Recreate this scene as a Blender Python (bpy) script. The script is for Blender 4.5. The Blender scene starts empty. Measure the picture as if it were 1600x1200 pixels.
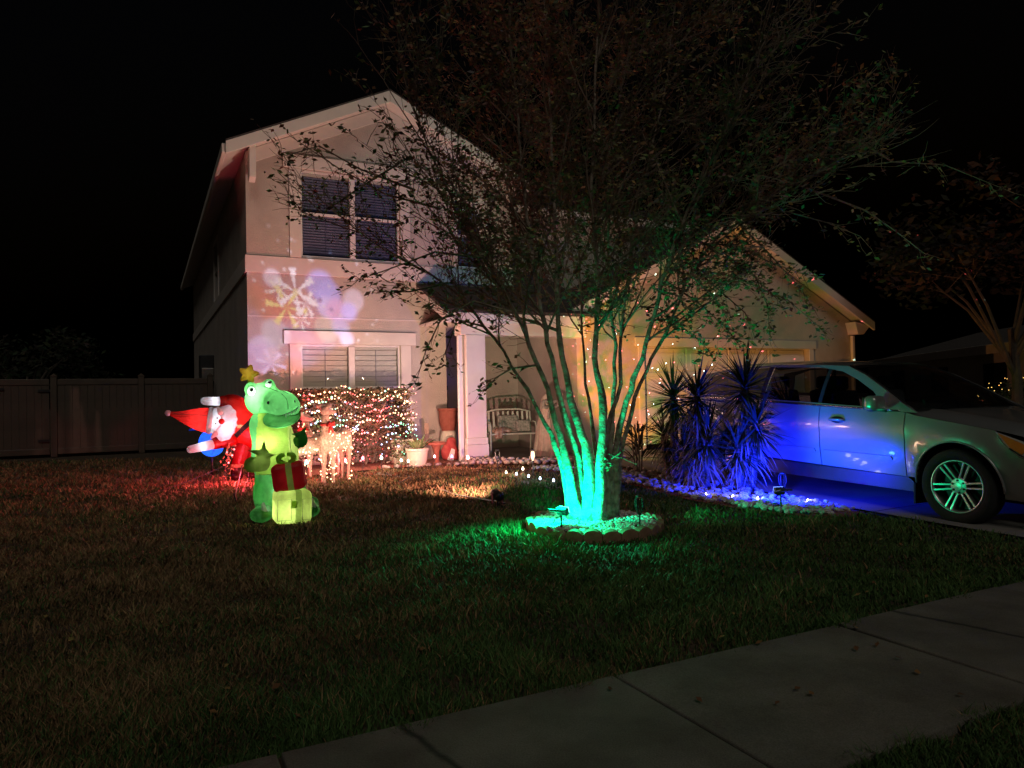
import bpy, bmesh, math, random
import numpy as np
from mathutils import Vector, Matrix, Euler
from mathutils.geometry import delaunay_2d_cdt
R = math.radians
rnd = random.Random(7)
nrg = np.random.default_rng(5)
SC = bpy.context.scene
COL = SC.collection

# ------------------------------------------------------------------ camera
F_PX = 1130.0
CAM_Z = 1.35
cd = bpy.data.cameras.new('camera')
cd.sensor_width = 36.0
cd.lens = F_PX / 1600 * 36
cd.clip_start = 0.05
cd.clip_end = 1500
cam = bpy.data.objects.new('camera', cd)
COL.objects.link(cam)
CM = Matrix.Rotation(R(90 + 1.0), 3, 'X') @ Matrix.Rotation(R(-1.15), 3, 'Z')
cam.matrix_world = Matrix.Translation((0, 0, CAM_Z)) @ CM.to_4x4()
SC.camera = cam

# ------------------------------------------------------------------ world, dim street glow, exposure
w = bpy.data.worlds.new('World')
SC.world = w
w.use_nodes = True
wn = w.node_tree
for n in list(wn.nodes):
    wn.nodes.remove(n)
sky = wn.nodes.new('ShaderNodeTexSky')
sky.sky_type = 'NISHITA'
sky.sun_disc = False
sky.sun_elevation = R(-4.7)
sky.sun_rotation = R(200)
bg = wn.nodes.new('ShaderNodeBackground')
bg.inputs[1].default_value = 0.15
wo = wn.nodes.new('ShaderNodeOutputWorld')
wn.links.new(sky.outputs[0], bg.inputs[0])
wn.links.new(bg.outputs[0], wo.inputs[0])
sl = bpy.data.lights.new('moonlight', 'SUN')
sl.energy = 0.34
sl.angle = R(25)
sl.color = (1.0, 0.93, 0.80)
so = bpy.data.objects.new('moonlight', sl)
so.rotation_euler = (R(46), 0, R(10))
COL.objects.link(so)
SC.view_settings.view_transform = 'Standard'
SC.view_settings.look = 'None'
SC.view_settings.exposure = 0.0
SC.view_settings.gamma = 1.0
SC.view_settings.use_curve_mapping = False
SC.cycles.use_denoising = True
SC.cycles.max_bounces = 6
SC.cycles.diffuse_bounces = 3
SC.cycles.glossy_bounces = 3
SC.cycles.transmission_bounces = 4
SC.cycles.transparent_max_bounces = 6
SC.cycles.sample_clamp_indirect = 4.0
SC.cycles.caustics_reflective = False
SC.cycles.caustics_refractive = False

# ------------------------------------------------------------------ places
def ray(x, y):
    return CM @ Vector(((x - 800) / F_PX, -(y - 600) / F_PX, -1.0))
def at(x, y, Y):
    d = ray(x, y)
    return Vector((0, 0, CAM_Z)) + d * (Y / d.y)
TH = R(26.8)
HO = Vector((-4.59, 12.59, 0.0))                  # front left corner of the house
RT = Vector((math.cos(TH), math.sin(TH), 0))      # along its front
DD = Vector((-math.sin(TH), math.cos(TH), 0))     # into its depth
def hp(t, g, z):
    return HO + RT * t - DD * g + Vector((0, 0, z))
def tg(x, y):
    q = Vector((x, y, 0)) - HO
    return q.dot(RT), -q.dot(DD)
def gz(y):
    t = min(1.0, max(0.0, (y - 6.0) / 6.5))
    return 0.17 * t * t * (3 - 2 * t)
def gzn(y):
    t = np.clip((y - 6.0) / 6.5, 0, 1)
    return 0.17 * t * t * (3 - 2 * t)
def on_ground(t, g, dz=0.0):
    p = hp(t, g, 0)
    p.z = gz(p.y) + dz
    return p

# ------------------------------------------------------------------ object helpers
def tag(o, label=None, cat=None, group=None, kind=None):
    if label: o['label'] = label
    if cat: o['category'] = cat
    if group: o['group'] = group
    if kind: o['kind'] = kind
    return o
def thing(name, label=None, cat=None, loc=(0, 0, 0), rz=0.0, group=None, kind=None):
    o = bpy.data.objects.new(name, None)
    o.empty_display_size = 0.1
    o.location = loc
    o.rotation_euler = (0, 0, rz)
    COL.objects.link(o)
    return tag(o, label, cat, group, kind)
def link(name, me, parent=None, loc=None, rot=None, scale=None):
    o = bpy.data.objects.new(name, me)
    COL.objects.link(o)
    if parent is not None: o.parent = parent
    if loc is not None: o.location = loc
    if rot is not None: o.rotation_euler = rot
    if scale is not None: o.scale = scale
    return o
def copy_tree(o, parent=None):
    c = o.copy()
    COL.objects.link(c)
    if parent is not None: c.parent = parent
    for ch in list(o.children):
        copy_tree(ch, c)
    return c
def lamp(name, kind, loc, energy, color, parent=None, radius=0.03, size=None, blend=0.5, aim=None):
    l = bpy.data.lights.new(name, kind)
    l.energy = energy
    l.color = color
    if kind in ('POINT', 'SPOT'):
        l.shadow_soft_size = radius
    if kind == 'SPOT':
        l.spot_size = size
        l.spot_blend = blend
    o = bpy.data.objects.new(name, l)
    COL.objects.link(o)
    o.location = loc
    if aim is not None:
        o.rotation_euler = (Vector(aim) - Vector(loc)).to_track_quat('-Z', 'Y').to_euler()
    if parent is not None:
        o.parent = parent
    return o

class MB:
    def __init__(self):
        self.v, self.f, self.m, self.c = [], [], [], []
        self.mi = 0
        self.col = None
    def face(self, idx):
        self.f.append(idx)
        self.m.append(self.mi)
        if self.col is not None: self.c.append(self.col)
    def add(self, vs, fs):
        b = len(self.v)
        self.v.extend([tuple(p) for p in vs])
        for q in fs: self.face([b + i for i in q])
    def hexa(self, p):      # 8 points: bottom ring 0-3, top ring 4-7
        self.add(p, [(3, 2, 1, 0), (4, 5, 6, 7), (0, 1, 5, 4), (1, 2, 6, 5), (2, 3, 7, 6), (3, 0, 4, 7)])
    def box(self, x0, x1, y0, y1, z0, z1, rot=None, piv=None):
        p = [Vector(q) for q in ((x0, y0, z0), (x1, y0, z0), (x1, y1, z0), (x0, y1, z0), (x0, y0, z1), (x1, y0, z1), (x1, y1, z1), (x0, y1, z1))]
        if rot is not None:
            c = Vector(piv) if piv is not None else Vector(((x0 + x1) / 2, (y0 + y1) / 2, (z0 + z1) / 2))
            p = [c + rot @ (q - c) for q in p]
        self.hexa(p)
    def tube(self, pts, rad, n=6, cap=True):
        pts = [Vector(p) for p in pts]
        if not hasattr(rad, '__len__'): rad = [rad] * len(pts)
        b = len(self.v)
        k = len(pts)
        up = None
        for i, p in enumerate(pts):
            t = (pts[min(i + 1, k - 1)] - pts[max(i - 1, 0)])
            if t.length < 1e-9: t = Vector((0, 0, 1))
            t.normalize()
            if up is None:
                up = t.cross(Vector((0.31, 0.95, 0.05)))
                if up.length < 1e-3: up = t.cross(Vector((1, 0, 0)))
            else:
                up = up - t * up.dot(t)
            up.normalize()
            s = t.cross(up)
            for j in range(n):
                a = 2 * math.pi * j / n
                q = p + (up * math.cos(a) + s * math.sin(a)) * rad[i]
                self.v.append((q.x, q.y, q.z))
        for i in range(k - 1):
            for j in range(n):
                j2 = (j + 1) % n
                self.face([b + i * n + j, b + i * n + j2, b + (i + 1) * n + j2, b + (i + 1) * n + j])
        if cap:
            self.face([b + j for j in reversed(range(n))])
            self.face([b + (k - 1) * n + j for j in range(n)])
    def lathe(self, prof, n=16, c=(0, 0, 0), ax=None, caps=True):
        b = len(self.v)
        c = Vector(c)
        k = len(prof)
        for (r, z) in prof:
            for j in range(n):
                a = 2 * math.pi * j / n
                q = Vector((r * math.cos(a), r * math.sin(a), z))
                if ax is not None: q = ax @ q
                q = q + c
                self.v.append((q.x, q.y, q.z))
        for i in range(k - 1):
            for j in range(n):
                j2 = (j + 1) % n
                self.face([b + i * n + j, b + i * n + j2, b + (i + 1) * n + j2, b + (i + 1) * n + j])
        if caps:
            self.face([b + j for j in reversed(range(n))])
            self.face([b + (k - 1) * n + j for j in range(n)])
    def ball(self, c, r, n=8, k=5):
        if not hasattr(r, '__len__'): r = (r, r, r)
        b = len(self.v)
        for i in range(1, k):
            th = math.pi * i / k
            for j in range(n):
                a = 2 * math.pi * j / n
                self.v.append((c[0] + r[0] * math.sin(th) * math.cos(a), c[1] + r[1] * math.sin(th) * math.sin(a), c[2] - r[2] * math.cos(th)))
        self.v.append((c[0], c[1], c[2] - r[2]))
        self.v.append((c[0], c[1], c[2] + r[2]))
        lo, hi = len(self.v) - 2, len(self.v) - 1
        for i in range(k - 2):
            for j in range(n):
                j2 = (j + 1) % n
                self.face([b + i * n + j, b + i * n + j2, b + (i + 1) * n + j2, b + (i + 1) * n + j])
        for j in range(n):
            j2 = (j + 1) % n
            self.face([lo, b + j2, b + j])
            self.face([b + (k - 2) * n + j, b + (k - 2) * n + j2, hi])
    def octa(self, c, r):
        x, y, z = c
        self.add([(x + r, y, z), (x - r, y, z), (x, y + r, z), (x, y - r, z), (x, y, z + r), (x, y, z - r)],
                 [(0, 2, 4), (2, 1, 4), (1, 3, 4), (3, 0, 4), (2, 0, 5), (1, 2, 5), (3, 1, 5), (0, 3, 5)])
    def mesh(self, name, mats, smooth=False):
        me = bpy.data.meshes.new(name)
        me.from_pydata(self.v, [], self.f)
        for q in (mats if isinstance(mats, (list, tuple)) else [mats]):
            me.materials.append(q)
        me.polygons.foreach_set('material_index', np.array(self.m, dtype=np.int32))
        if smooth:
            me.polygons.foreach_set('use_smooth', np.ones(len(self.f), dtype=bool))
        if self.c:
            at_ = me.attributes.new('tint', 'FLOAT_COLOR', 'FACE')
            a = np.ones((len(self.f), 4), dtype=np.float32)
            a[:, :3] = np.array(self.c, dtype=np.float32)
            at_.data.foreach_set('color', a.ravel())
        me.update()
        return me
    def build(self, name, mats, parent=None, smooth=False, bevel=0.0, loc=None, rot=None):
        o = link(name, self.mesh(name, mats, smooth), parent, loc, rot)
        if bevel:
            b = o.modifiers.new('bevel', 'BEVEL')
            b.width = bevel
            b.segments = 2
            b.limit_method = 'ANGLE'
        return o

def part_box(name, mat, parent, x0, x1, y0, y1, z0, z1, bevel=0.0):
    m = MB()
    m.box(x0, x1, y0, y1, z0, z1)
    return m.build(name, mat, parent, bevel=bevel)

def plate(outline, holes, y0, y1):
    """A wall in the x-z plane with openings, from depth y0 (front) to y1."""
    vs, es = [], []
    for loop in [outline] + list(holes):
        b = len(vs)
        vs += [Vector(p) for p in loop]
        es += [(b + i, b + (i + 1) % len(loop)) for i in range(len(loop))]
    ov, oe, of, _, _, _ = delaunay_2d_cdt(vs, es, [], 1 if not holes else 0, 1e-6)
    def inside(p, loop):
        c = False
        for i in range(len(loop)):
            a, b2 = loop[i], loop[(i + 1) % len(loop)]
            if (a[1] > p[1]) != (b2[1] > p[1]) and p[0] < (b2[0] - a[0]) * (p[1] - a[1]) / (b2[1] - a[1]) + a[0]:
                c = not c
        return c
    m = MB()
    k = len(ov)
    m.v = [(p.x, y0, p.y) for p in ov] + [(p.x, y1, p.y) for p in ov]
    for f in of:
        cx = sum(ov[i].x for i in f) / len(f)
        cy = sum(ov[i].y for i in f) / len(f)
        if not inside((cx, cy), outline) or any(inside((cx, cy), h) for h in holes):
            continue
        m.face(list(f))
        m.face([i + k for i in reversed(f)])
    for loop in [outline] + list(holes):
        idx = []
        for p in loop:
            idx.append(min(range(k), key=lambda i: (ov[i].x - p[0]) ** 2 + (ov[i].y - p[1]) ** 2))
        for a, b2 in zip(idx, idx[1:] + idx[:1]):
            m.face([a, b2, b2 + k, a + k])
    return m

# ------------------------------------------------------------------ implicit bodies (soft, blown-up or organic forms)
def ell(P, c, r, rot=None):
    q = P - np.array(c, dtype=np.float32)
    if rot is not None:
        q = q @ np.array(rot, dtype=np.float32)          # rows are points: q . R = R^T q
    r = np.array(r, dtype=np.float32)
    k0 = np.linalg.norm(q / r, axis=-1)
    k1 = np.linalg.norm(q / (r * r), axis=-1)
    return k0 * (k0 - 1.0) / np.maximum(k1, 1e-6)
def cap(P, a, b, r1, r2):
    a = np.array(a, dtype=np.float32); b = np.array(b, dtype=np.float32)
    ab = b - a
    h = np.clip(((P - a) @ ab) / float(ab @ ab), 0, 1)
    return np.linalg.norm(P - a - h[..., None] * ab, axis=-1) - (r1 + (r2 - r1) * h)
def rbox(P, c, h, r, rot=None):
    q = P - np.array(c, dtype=np.float32)
    if rot is not None: q = q @ np.array(rot, dtype=np.float32)
    q = np.abs(q) - (np.array(h, dtype=np.float32) - r)
    return np.linalg.norm(np.maximum(q, 0), axis=-1) + np.minimum(q.max(axis=-1), 0) - r
def su(a, b, k):
    h = np.clip(0.5 + 0.5 * (b - a) / k, 0, 1)
    return b + (a - b) * h - k * h * (1 - h)
def rot3(ax, deg):
    return np.array(Matrix.Rotation(R(deg), 3, ax))
def sdf_mesh(name, f, lo, hi, h, mats, matfn=None):
    lo = np.array(lo, dtype=np.float32); hi = np.array(hi, dtype=np.float32)
    n = np.ceil((hi - lo) / h).astype(int) + 1
    xs = [lo[i] + h * np.arange(n[i], dtype=np.float32) for i in range(3)]
    G = np.stack(np.meshgrid(*xs, indexing='ij'), axis=-1)
    D = f(G)
    S = D < 0
    cs = np.zeros(tuple(n - 1), dtype=np.int32)
    for dx in (0, 1):
        for dy in (0, 1):
            for dz in (0, 1):
                cs += S[dx:n[0] - 1 + dx, dy:n[1] - 1 + dy, dz:n[2] - 1 + dz]
    act = (cs > 0) & (cs < 8)
    ids = -np.ones(act.shape, dtype=np.int64)
    I = np.argwhere(act)
    ids[act] = np.arange(len(I))
    acc = np.zeros((len(I), 3)); cnt = np.zeros(len(I))
    corners = [(a, b, c) for a in (0, 1) for b in (0, 1) for c in (0, 1)]
    for i, ca in enumerate(corners):
        for cb in corners[i + 1:]:
            if sum(abs(p - q) for p, q in zip(ca, cb)) != 1: continue
            da = D[I[:, 0] + ca[0], I[:, 1] + ca[1], I[:, 2] + ca[2]]
            db = D[I[:, 0] + cb[0], I[:, 1] + cb[1], I[:, 2] + cb[2]]
            x = (da < 0) != (db < 0)
            t = np.where(x, da / np.where(x, da - db, 1), 0)
            pa = np.array(ca) + t[:, None] * (np.array(cb) - np.array(ca))
            acc[x] += pa[x]; cnt[x] += 1
    V = lo + h * (I + acc / np.maximum(cnt, 1)[:, None])
    Fq = []
    for ax in range(3):
        o1, o2 = (ax + 1) % 3, (ax + 2) % 3
        sl0 = [slice(None)] * 3; sl1 = [slice(None)] * 3
        sl0[ax] = slice(0, n[ax] - 1); sl1[ax] = slice(1, n[ax])
        for o in (o1, o2):
            sl0[o] = slice(1, n[o] - 1); sl1[o] = slice(1, n[o] - 1)
        A, B = S[tuple(sl0)], S[tuple(sl1)]
        ch = np.argwhere(A != B)
        if not len(ch): continue
        s = A[ch[:, 0], ch[:, 1], ch[:, 2]]
        base = ch.copy()
        base[:, o1] += 1; base[:, o2] += 1
        def cell(d1, d2):
            q = base.copy(); q[:, o1] -= d1; q[:, o2] -= d2
            return ids[q[:, 0], q[:, 1], q[:, 2]]
        q = np.stack([cell(1, 1), cell(0, 1), cell(0, 0), cell(1, 0)], axis=1)
        q[~s] = q[~s][:, ::-1]
        Fq.append(q)
    Fq = np.concatenate(Fq)
    Fq = Fq[(Fq >= 0).all(axis=1)]
    me = bpy.data.meshes.new(name)
    me.from_pydata(V.tolist(), [], Fq.tolist())
    for q in (mats if isinstance(mats, (list, tuple)) else [mats]): me.materials.append(q)
    if matfn is not None:
        cen = V[Fq].mean(axis=1)
        me.polygons.foreach_set('material_index', matfn(cen).astype(np.int32))
    me.polygons.foreach_set('use_smooth', np.ones(len(Fq), dtype=bool))
    me.update()
    return me
def surf_y(f, x, z, y0=-1.2, y1=0.6):
    """front surface (towards -y) of an implicit body at x, z"""
    ys = np.arange(y0, y1, 0.004, dtype=np.float32)
    P = np.stack([np.full_like(ys, x), ys, np.full_like(ys, z)], axis=-1)
    d = f(P)
    k = np.argmax(d < 0)
    return float(ys[k]) if d[k] < 0 else None

# ------------------------------------------------------------------ materials
def nt(name):
    m = bpy.data.materials.new(name)
    m.use_nodes = True
    t = m.node_tree
    return m, t, t.nodes['Principled BSDF']
def noise_mix(t, c1, c2, scale, detail=4, lo=0.35, hi=0.65, coord='Object', rough=0.6):
    tc = t.nodes.new('ShaderNodeTexCoord')
    no = t.nodes.new('ShaderNodeTexNoise')
    no.inputs['Scale'].default_value = scale
    no.inputs['Detail'].default_value = detail
    no.inputs['Roughness'].default_value = rough
    t.links.new(tc.outputs[coord], no.inputs['Vector'])
    mr = t.nodes.new('ShaderNodeMapRange')
    mr.inputs[1].default_value = lo; mr.inputs[2].default_value = hi
    t.links.new(no.outputs[0], mr.inputs[0])
    mx = t.nodes.new('ShaderNodeMix')
    mx.data_type = 'RGBA'
    mx.inputs[6].default_value = (*c1, 1); mx.inputs[7].default_value = (*c2, 1)
    t.links.new(mr.outputs[0], mx.inputs[0])
    return mx.outputs[2], tc
def bump(t, p, scale, strength, dist=0.01, detail=6):
    tc = t.nodes.new('ShaderNodeTexCoord')
    no = t.nodes.new('ShaderNodeTexNoise')
    no.inputs['Scale'].default_value = scale
    no.inputs['Detail'].default_value = detail
    bp = t.nodes.new('ShaderNodeBump')
    bp.inputs['Strength'].default_value = strength
    bp.inputs['Distance'].default_value = dist
    t.links.new(tc.outputs['Object'], no.inputs['Vector'])
    t.links.new(no.outputs[0], bp.inputs['Height'])
    t.links.new(bp.outputs[0], p.inputs['Normal'])
def mat(name, c1, c2=None, scale=6, rough=0.7, metal=0.0, bscale=0, bstr=0.3, bdist=0.01, coat=0.0, spec=0.5):
    m, t, p = nt(name)
    p.inputs['Base Color'].default_value = (*c1, 1)
    p.inputs['Roughness'].default_value = rough
    p.inputs['Metallic'].default_value = metal
    p.inputs['Specular IOR Level'].default_value = spec
    if coat: 
        p.inputs['Coat Weight'].default_value = coat
        p.inputs['Coat Roughness'].default_value = 0.05
    if c2 is not None:
        o, _ = noise_mix(t, c1, c2, scale)
        t.links.new(o, p.inputs['Base Color'])
    if bscale: bump(t, p, bscale, bstr, bdist)
    return m
def tint_mat(name, rough=0.7, spec=0.3, transl=0.0):
    m, t, p = nt(name)
    a = t.nodes.new('ShaderNodeAttribute')
    a.attribute_name = 'tint'
    t.links.new(a.outputs['Color'], p.inputs['Base Color'])
    p.inputs['Roughness'].default_value = rough
    p.inputs['Specular IOR Level'].default_value = spec
    return m
def glow(name, col, strength):
    m, t, p = nt(name)
    p.inputs['Base Color'].default_value = (*[min(1, 0.5 * c + .2) for c in col], 1)
    p.inputs['Emission Color'].default_value = (*col, 1)
    p.inputs['Emission Strength'].default_value = strength
    m.cycles.emission_sampling = 'NONE'
    return m
def nylon(name, c1, tr=0.75):
    """thin blown-up fabric: lets a lamp inside shine through"""
    m, t, p = nt(name)
    t.nodes.remove(p)
    out = t.nodes['Material Output']
    col, tc = noise_mix(t, c1, tuple(0.74 * c for c in c1), 6, 4)
    d = t.nodes.new('ShaderNodeBsdfDiffuse'); tl = t.nodes.new('ShaderNodeBsdfTranslucent'); g = t.nodes.new('ShaderNodeBsdfGlossy')
    g.inputs['Roughness'].default_value = 0.42
    g.inputs['Color'].default_value = (0.5, 0.5, 0.5, 1)
    t.links.new(col, d.inputs[0]); t.links.new(col, tl.inputs[0])
    m1 = t.nodes.new('ShaderNodeMixShader'); m1.inputs[0].default_value = tr
    t.links.new(d.outputs[0], m1.inputs[1]); t.links.new(tl.outputs[0], m1.inputs[2])
    m2 = t.nodes.new('ShaderNodeMixShader'); m2.inputs[0].default_value = 0.04
    t.links.new(m1.outputs[0], m2.inputs[1]); t.links.new(g.outputs[0], m2.inputs[2])
    t.links.new(m2.outputs[0], out.inputs[0])
    bp = t.nodes.new('ShaderNodeBump'); bp.inputs['Strength'].default_value = 0.6; bp.inputs['Distance'].default_value = 0.035
    no = t.nodes.new('ShaderNodeTexNoise'); no.inputs['Scale'].default_value = 11; no.inputs['Detail'].default_value = 3
    t.links.new(tc.outputs['Object'], no.inputs['Vector']); t.links.new(no.outputs[0], bp.inputs['Height'])
    for s in (d, tl, g): t.links.new(bp.outputs[0], s.inputs['Normal'])
    return m

M = {}
M['stucco'] = mat('stucco', (0.44, 0.385, 0.345), (0.55, 0.49, 0.43), 1.3, 0.9, bscale=42, bstr=0.7, bdist=0.012)
M['stucco_side'] = M['stucco']
M['trim'] = mat('painted_trim', (0.66, 0.60, 0.55), (0.72, 0.66, 0.60), 2.5, 0.6, bscale=30, bstr=0.12, bdist=0.004)
M['soffit'] = mat('soffit_board', (0.64, 0.58, 0.52), (0.70, 0.64, 0.58), 4, 0.6)
M['vinyl'] = mat('white_vinyl', (0.72, 0.71, 0.69), (0.78, 0.77, 0.75), 3, 0.42)
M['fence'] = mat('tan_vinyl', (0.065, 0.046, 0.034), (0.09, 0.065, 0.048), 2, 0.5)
M['blind'] = mat('blind_slat', (0.74, 0.70, 0.63), (0.80, 0.76, 0.69), 3, 0.5)
M['glass'] = mat('window_glass', (0.012, 0.014, 0.018), None, rough=0.04, spec=0.6)
def clear_glass(name, tintc, mix=0.82, rough=0.03):
    m, t, p = nt(name)
    out = t.nodes['Material Output']
    t.nodes.remove(p)
    tr = t.nodes.new('ShaderNodeBsdfTransparent'); tr.inputs[0].default_value = (*tintc, 1)
    g = t.nodes.new('ShaderNodeBsdfGlossy'); g.inputs['Roughness'].default_value = rough
    no = t.nodes.new('ShaderNodeTexNoise'); no.inputs['Scale'].default_value = 1.3
    tc = t.nodes.new('ShaderNodeTexCoord'); t.links.new(tc.outputs['Object'], no.inputs['Vector'])
    bp = t.nodes.new('ShaderNodeBump'); bp.inputs['Strength'].default_value = 0.015; bp.inputs['Distance'].default_value = 0.02
    t.links.new(no.outputs[0], bp.inputs['Height']); t.links.new(bp.outputs[0], g.inputs['Normal'])
    fr = t.nodes.new('ShaderNodeFresnel'); fr.inputs[0].default_value = 1.5
    mx = t.nodes.new('ShaderNodeMixShader')
    ge = t.nodes.new('ShaderNodeNewGeometry'); sb = t.nodes.new('ShaderNodeMath'); sb.operation = 'SUBTRACT'; sb.inputs[0].default_value = 1
    t.links.new(ge.outputs['Backfacing'], sb.inputs[1])
    ml = t.nodes.new('ShaderNodeMath'); ml.operation = 'MULTIPLY'
    t.links.new(fr.outputs[0], ml.inputs[0]); t.links.new(sb.outputs[0], ml.inputs[1])
    t.links.new(ml.outputs[0], mx.inputs[0]); t.links.new(tr.outputs[0], mx.inputs[1]); t.links.new(g.outputs[0], mx.inputs[2])
    t.links.new(mx.outputs[0], out.inputs[0])
    return m
M['pane'] = clear_glass('clear_pane', (0.9, 0.92, 0.92))
M['car_glass'] = clear_glass('car_glass', (0.10, 0.11, 0.12))
M['shield_glass'] = clear_glass('windshield_glass', (0.45, 0.48, 0.48))
M['shingle'] = mat('dark_shingle', (0.035, 0.03, 0.03), (0.07, 0.06, 0.055), 14, 0.95, bscale=30, bstr=0.5, bdist=0.02)
M['door'] = mat('painted_door', (0.50, 0.52, 0.50), (0.55, 0.57, 0.55), 3, 0.5)
M['metal'] = mat('brushed_metal', (0.5, 0.48, 0.45), (0.62, 0.6, 0.56), 20, 0.3, 1.0)
M['black'] = mat('black_plastic', (0.015, 0.015, 0.016), (0.025, 0.025, 0.027), 8, 0.45)
M['blackm'] = mat('black_rubber', (0.012, 0.012, 0.012), (0.022, 0.022, 0.022), 9, 0.85, bscale=60, bstr=0.2)
M['soil'] = mat('soil', (0.055, 0.038, 0.024), (0.10, 0.07, 0.045), 9, 1.0, bscale=18, bstr=0.8, bdist=0.04)
M['mulch'] = mat('red_mulch', (0.16, 0.05, 0.035), (0.26, 0.09, 0.06), 22, 1.0, bscale=26, bstr=1.0, bdist=0.05)
M['concrete'] = mat('concrete', (0.17, 0.165, 0.145), (0.27, 0.26, 0.23), 1.6, 0.9, bscale=40, bstr=0.25, bdist=0.006)
def weathered(name, c1, c2, stain):
    m, t, p = nt(name)
    a, tc = noise_mix(t, c1, c2, 1.7, 5)
    b, _ = noise_mix(t, (1, 1, 1), stain, 3.1, 9, .42, .72)
    fl, _ = noise_mix(t, (.72, .70, .66), (1.12, 1.12, 1.1), 160, 2, .35, .65)
    vo = t.nodes.new('ShaderNodeTexVoronoi'); vo.feature = 'DISTANCE_TO_EDGE'; vo.inputs['Scale'].default_value = .42
    ns = t.nodes.new('ShaderNodeTexNoise'); ns.inputs['Scale'].default_value = 3.5; ns.inputs['Detail'].default_value = 6
    mv = t.nodes.new('ShaderNodeMix'); mv.data_type = 'VECTOR'; mv.inputs[0].default_value = .12
    t.links.new(tc.outputs['Object'], ns.inputs['Vector']); t.links.new(tc.outputs['Object'], mv.inputs[4]); t.links.new(ns.outputs['Color'], mv.inputs[5]); t.links.new(mv.outputs[1], vo.inputs['Vector'])
    cr = t.nodes.new('ShaderNodeMapRange'); cr.inputs[1].default_value = .002; cr.inputs[2].default_value = .010; cr.inputs[3].default_value = .2; cr.inputs[4].default_value = 1
    t.links.new(vo.outputs[0], cr.inputs[0])
    last = a
    for q in (b, fl):
        x = t.nodes.new('ShaderNodeMix'); x.data_type = 'RGBA'; x.blend_type = 'MULTIPLY'; x.inputs[0].default_value = 1
        t.links.new(last, x.inputs[6]); t.links.new(q, x.inputs[7]); last = x.outputs[2]
    x = t.nodes.new('ShaderNodeVectorMath'); x.operation = 'SCALE'
    t.links.new(last, x.inputs[0]); t.links.new(cr.outputs[0], x.inputs['Scale'])
    t.links.new(x.outputs[0], p.inputs['Base Color'])
    p.inputs['Roughness'].default_value = .92
    bump(t, p, 70, .5, .006)
    return m
M['concrete'] = weathered('worn_concrete', (0.125, 0.12, 0.105), (0.19, 0.18, 0.155), (.66, .62, .56))
M['concrete_dark'] = mat('driveway_concrete', (0.16, 0.155, 0.145), (0.24, 0.23, 0.215), 1.3, 0.9, bscale=40, bstr=0.25, bdist=0.006)
M['asphalt'] = mat('asphalt', (0.04, 0.04, 0.04), (0.06, 0.06, 0.058), 5, 0.95, bscale=90, bstr=0.4)
M['brick'] = mat('edging_concrete', (0.20, 0.11, 0.07), (0.30, 0.17, 0.11), 9, 0.95, bscale=45, bstr=0.4)
M['tint'] = tint_mat('leaf_tint', 0.75, 0.25)
M['grass'] = tint_mat('grass_blade', 0.7, 0.25)
M['rock'] = tint_mat('river_rock', 0.8, 0.3)
M['bark'] = mat('mottled_bark', (0.13, 0.095, 0.07), (0.42, 0.35, 0.28), 11, 0.9, bscale=24, bstr=0.9, bdist=0.03)
M['twig'] = mat('twig_bark', (0.16, 0.118, 0.085), (0.27, 0.21, 0.165), 7, 0.9)
M['dead'] = tint_mat('dry_leaf', 0.9, 0.1)
M['terracotta'] = mat('terracotta', (0.26, 0.075, 0.05), (0.34, 0.11, 0.075), 8, 0.9, bscale=30, bstr=0.2)
M['cream_pot'] = mat('cream_glazed_pot', (0.68, 0.64, 0.50), (0.74, 0.70, 0.56), 5, 0.4)
M['cord'] = mat('dark_cord', (0.02, 0.025, 0.02), (0.03, 0.035, 0.03), 8, 0.6)
M['cloth_pale'] = mat('pale_burlap', (0.58, 0.44, 0.36), (0.70, 0.55, 0.46), 18, 0.95, bscale=90, bstr=0.5, bdist=0.006)
M['ribbon'] = mat('grey_mesh_ribbon', (0.30, 0.26, 0.22), (0.42, 0.37, 0.32), 25, 0.8)
M['red_cloth'] = mat('red_ribbon', (0.50, 0.03, 0.03), (0.62, 0.05, 0.04), 12, 0.6)
M['glitter'] = mat('glitter_mesh', (0.34, 0.23, 0.18), (0.62, 0.46, 0.38), 40, 0.75, bscale=70, bstr=0.9, bdist=0.015)
M['paint'] = mat('silver_paint', (0.27, 0.28, 0.28), (0.30, 0.31, 0.31), 2, 0.30, 0.35, coat=1.0)
M['chrome'] = mat('chrome', (0.75, 0.75, 0.75), (0.8, 0.8, 0.8), 4, 0.12, 1.0)
M['rim'] = mat('alloy_rim', (0.62, 0.62, 0.62), (0.7, 0.7, 0.7), 6, 0.30, 0.9)
M['amber'] = mat('amber_lens', (0.7, 0.22, 0.03), (0.8, 0.3, 0.04), 9, 0.15, coat=1)
M['lens'] = mat('headlight_lens', (0.55, 0.56, 0.58), (0.65, 0.66, 0.68), 9, 0.08, coat=1)
M['seat'] = mat('car_seat', (0.05, 0.05, 0.055), (0.08, 0.08, 0.085), 9, 0.8)
M['cushion'] = mat('patterned_cushion', (0.10, 0.12, 0.10), (0.42, 0.38, 0.34), 24, 0.9)
M['cushion_red'] = mat('rust_throw', (0.30, 0.13, 0.09), (0.52, 0.38, 0.32), 16, 0.9)
M['bench'] = mat('bench_paint', (0.46, 0.47, 0.40), (0.52, 0.53, 0.46), 9, 0.5)
M['porch'] = mat('porch_slab', (0.10, 0.085, 0.075), (0.15, 0.13, 0.11), 3, 0.85)
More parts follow.
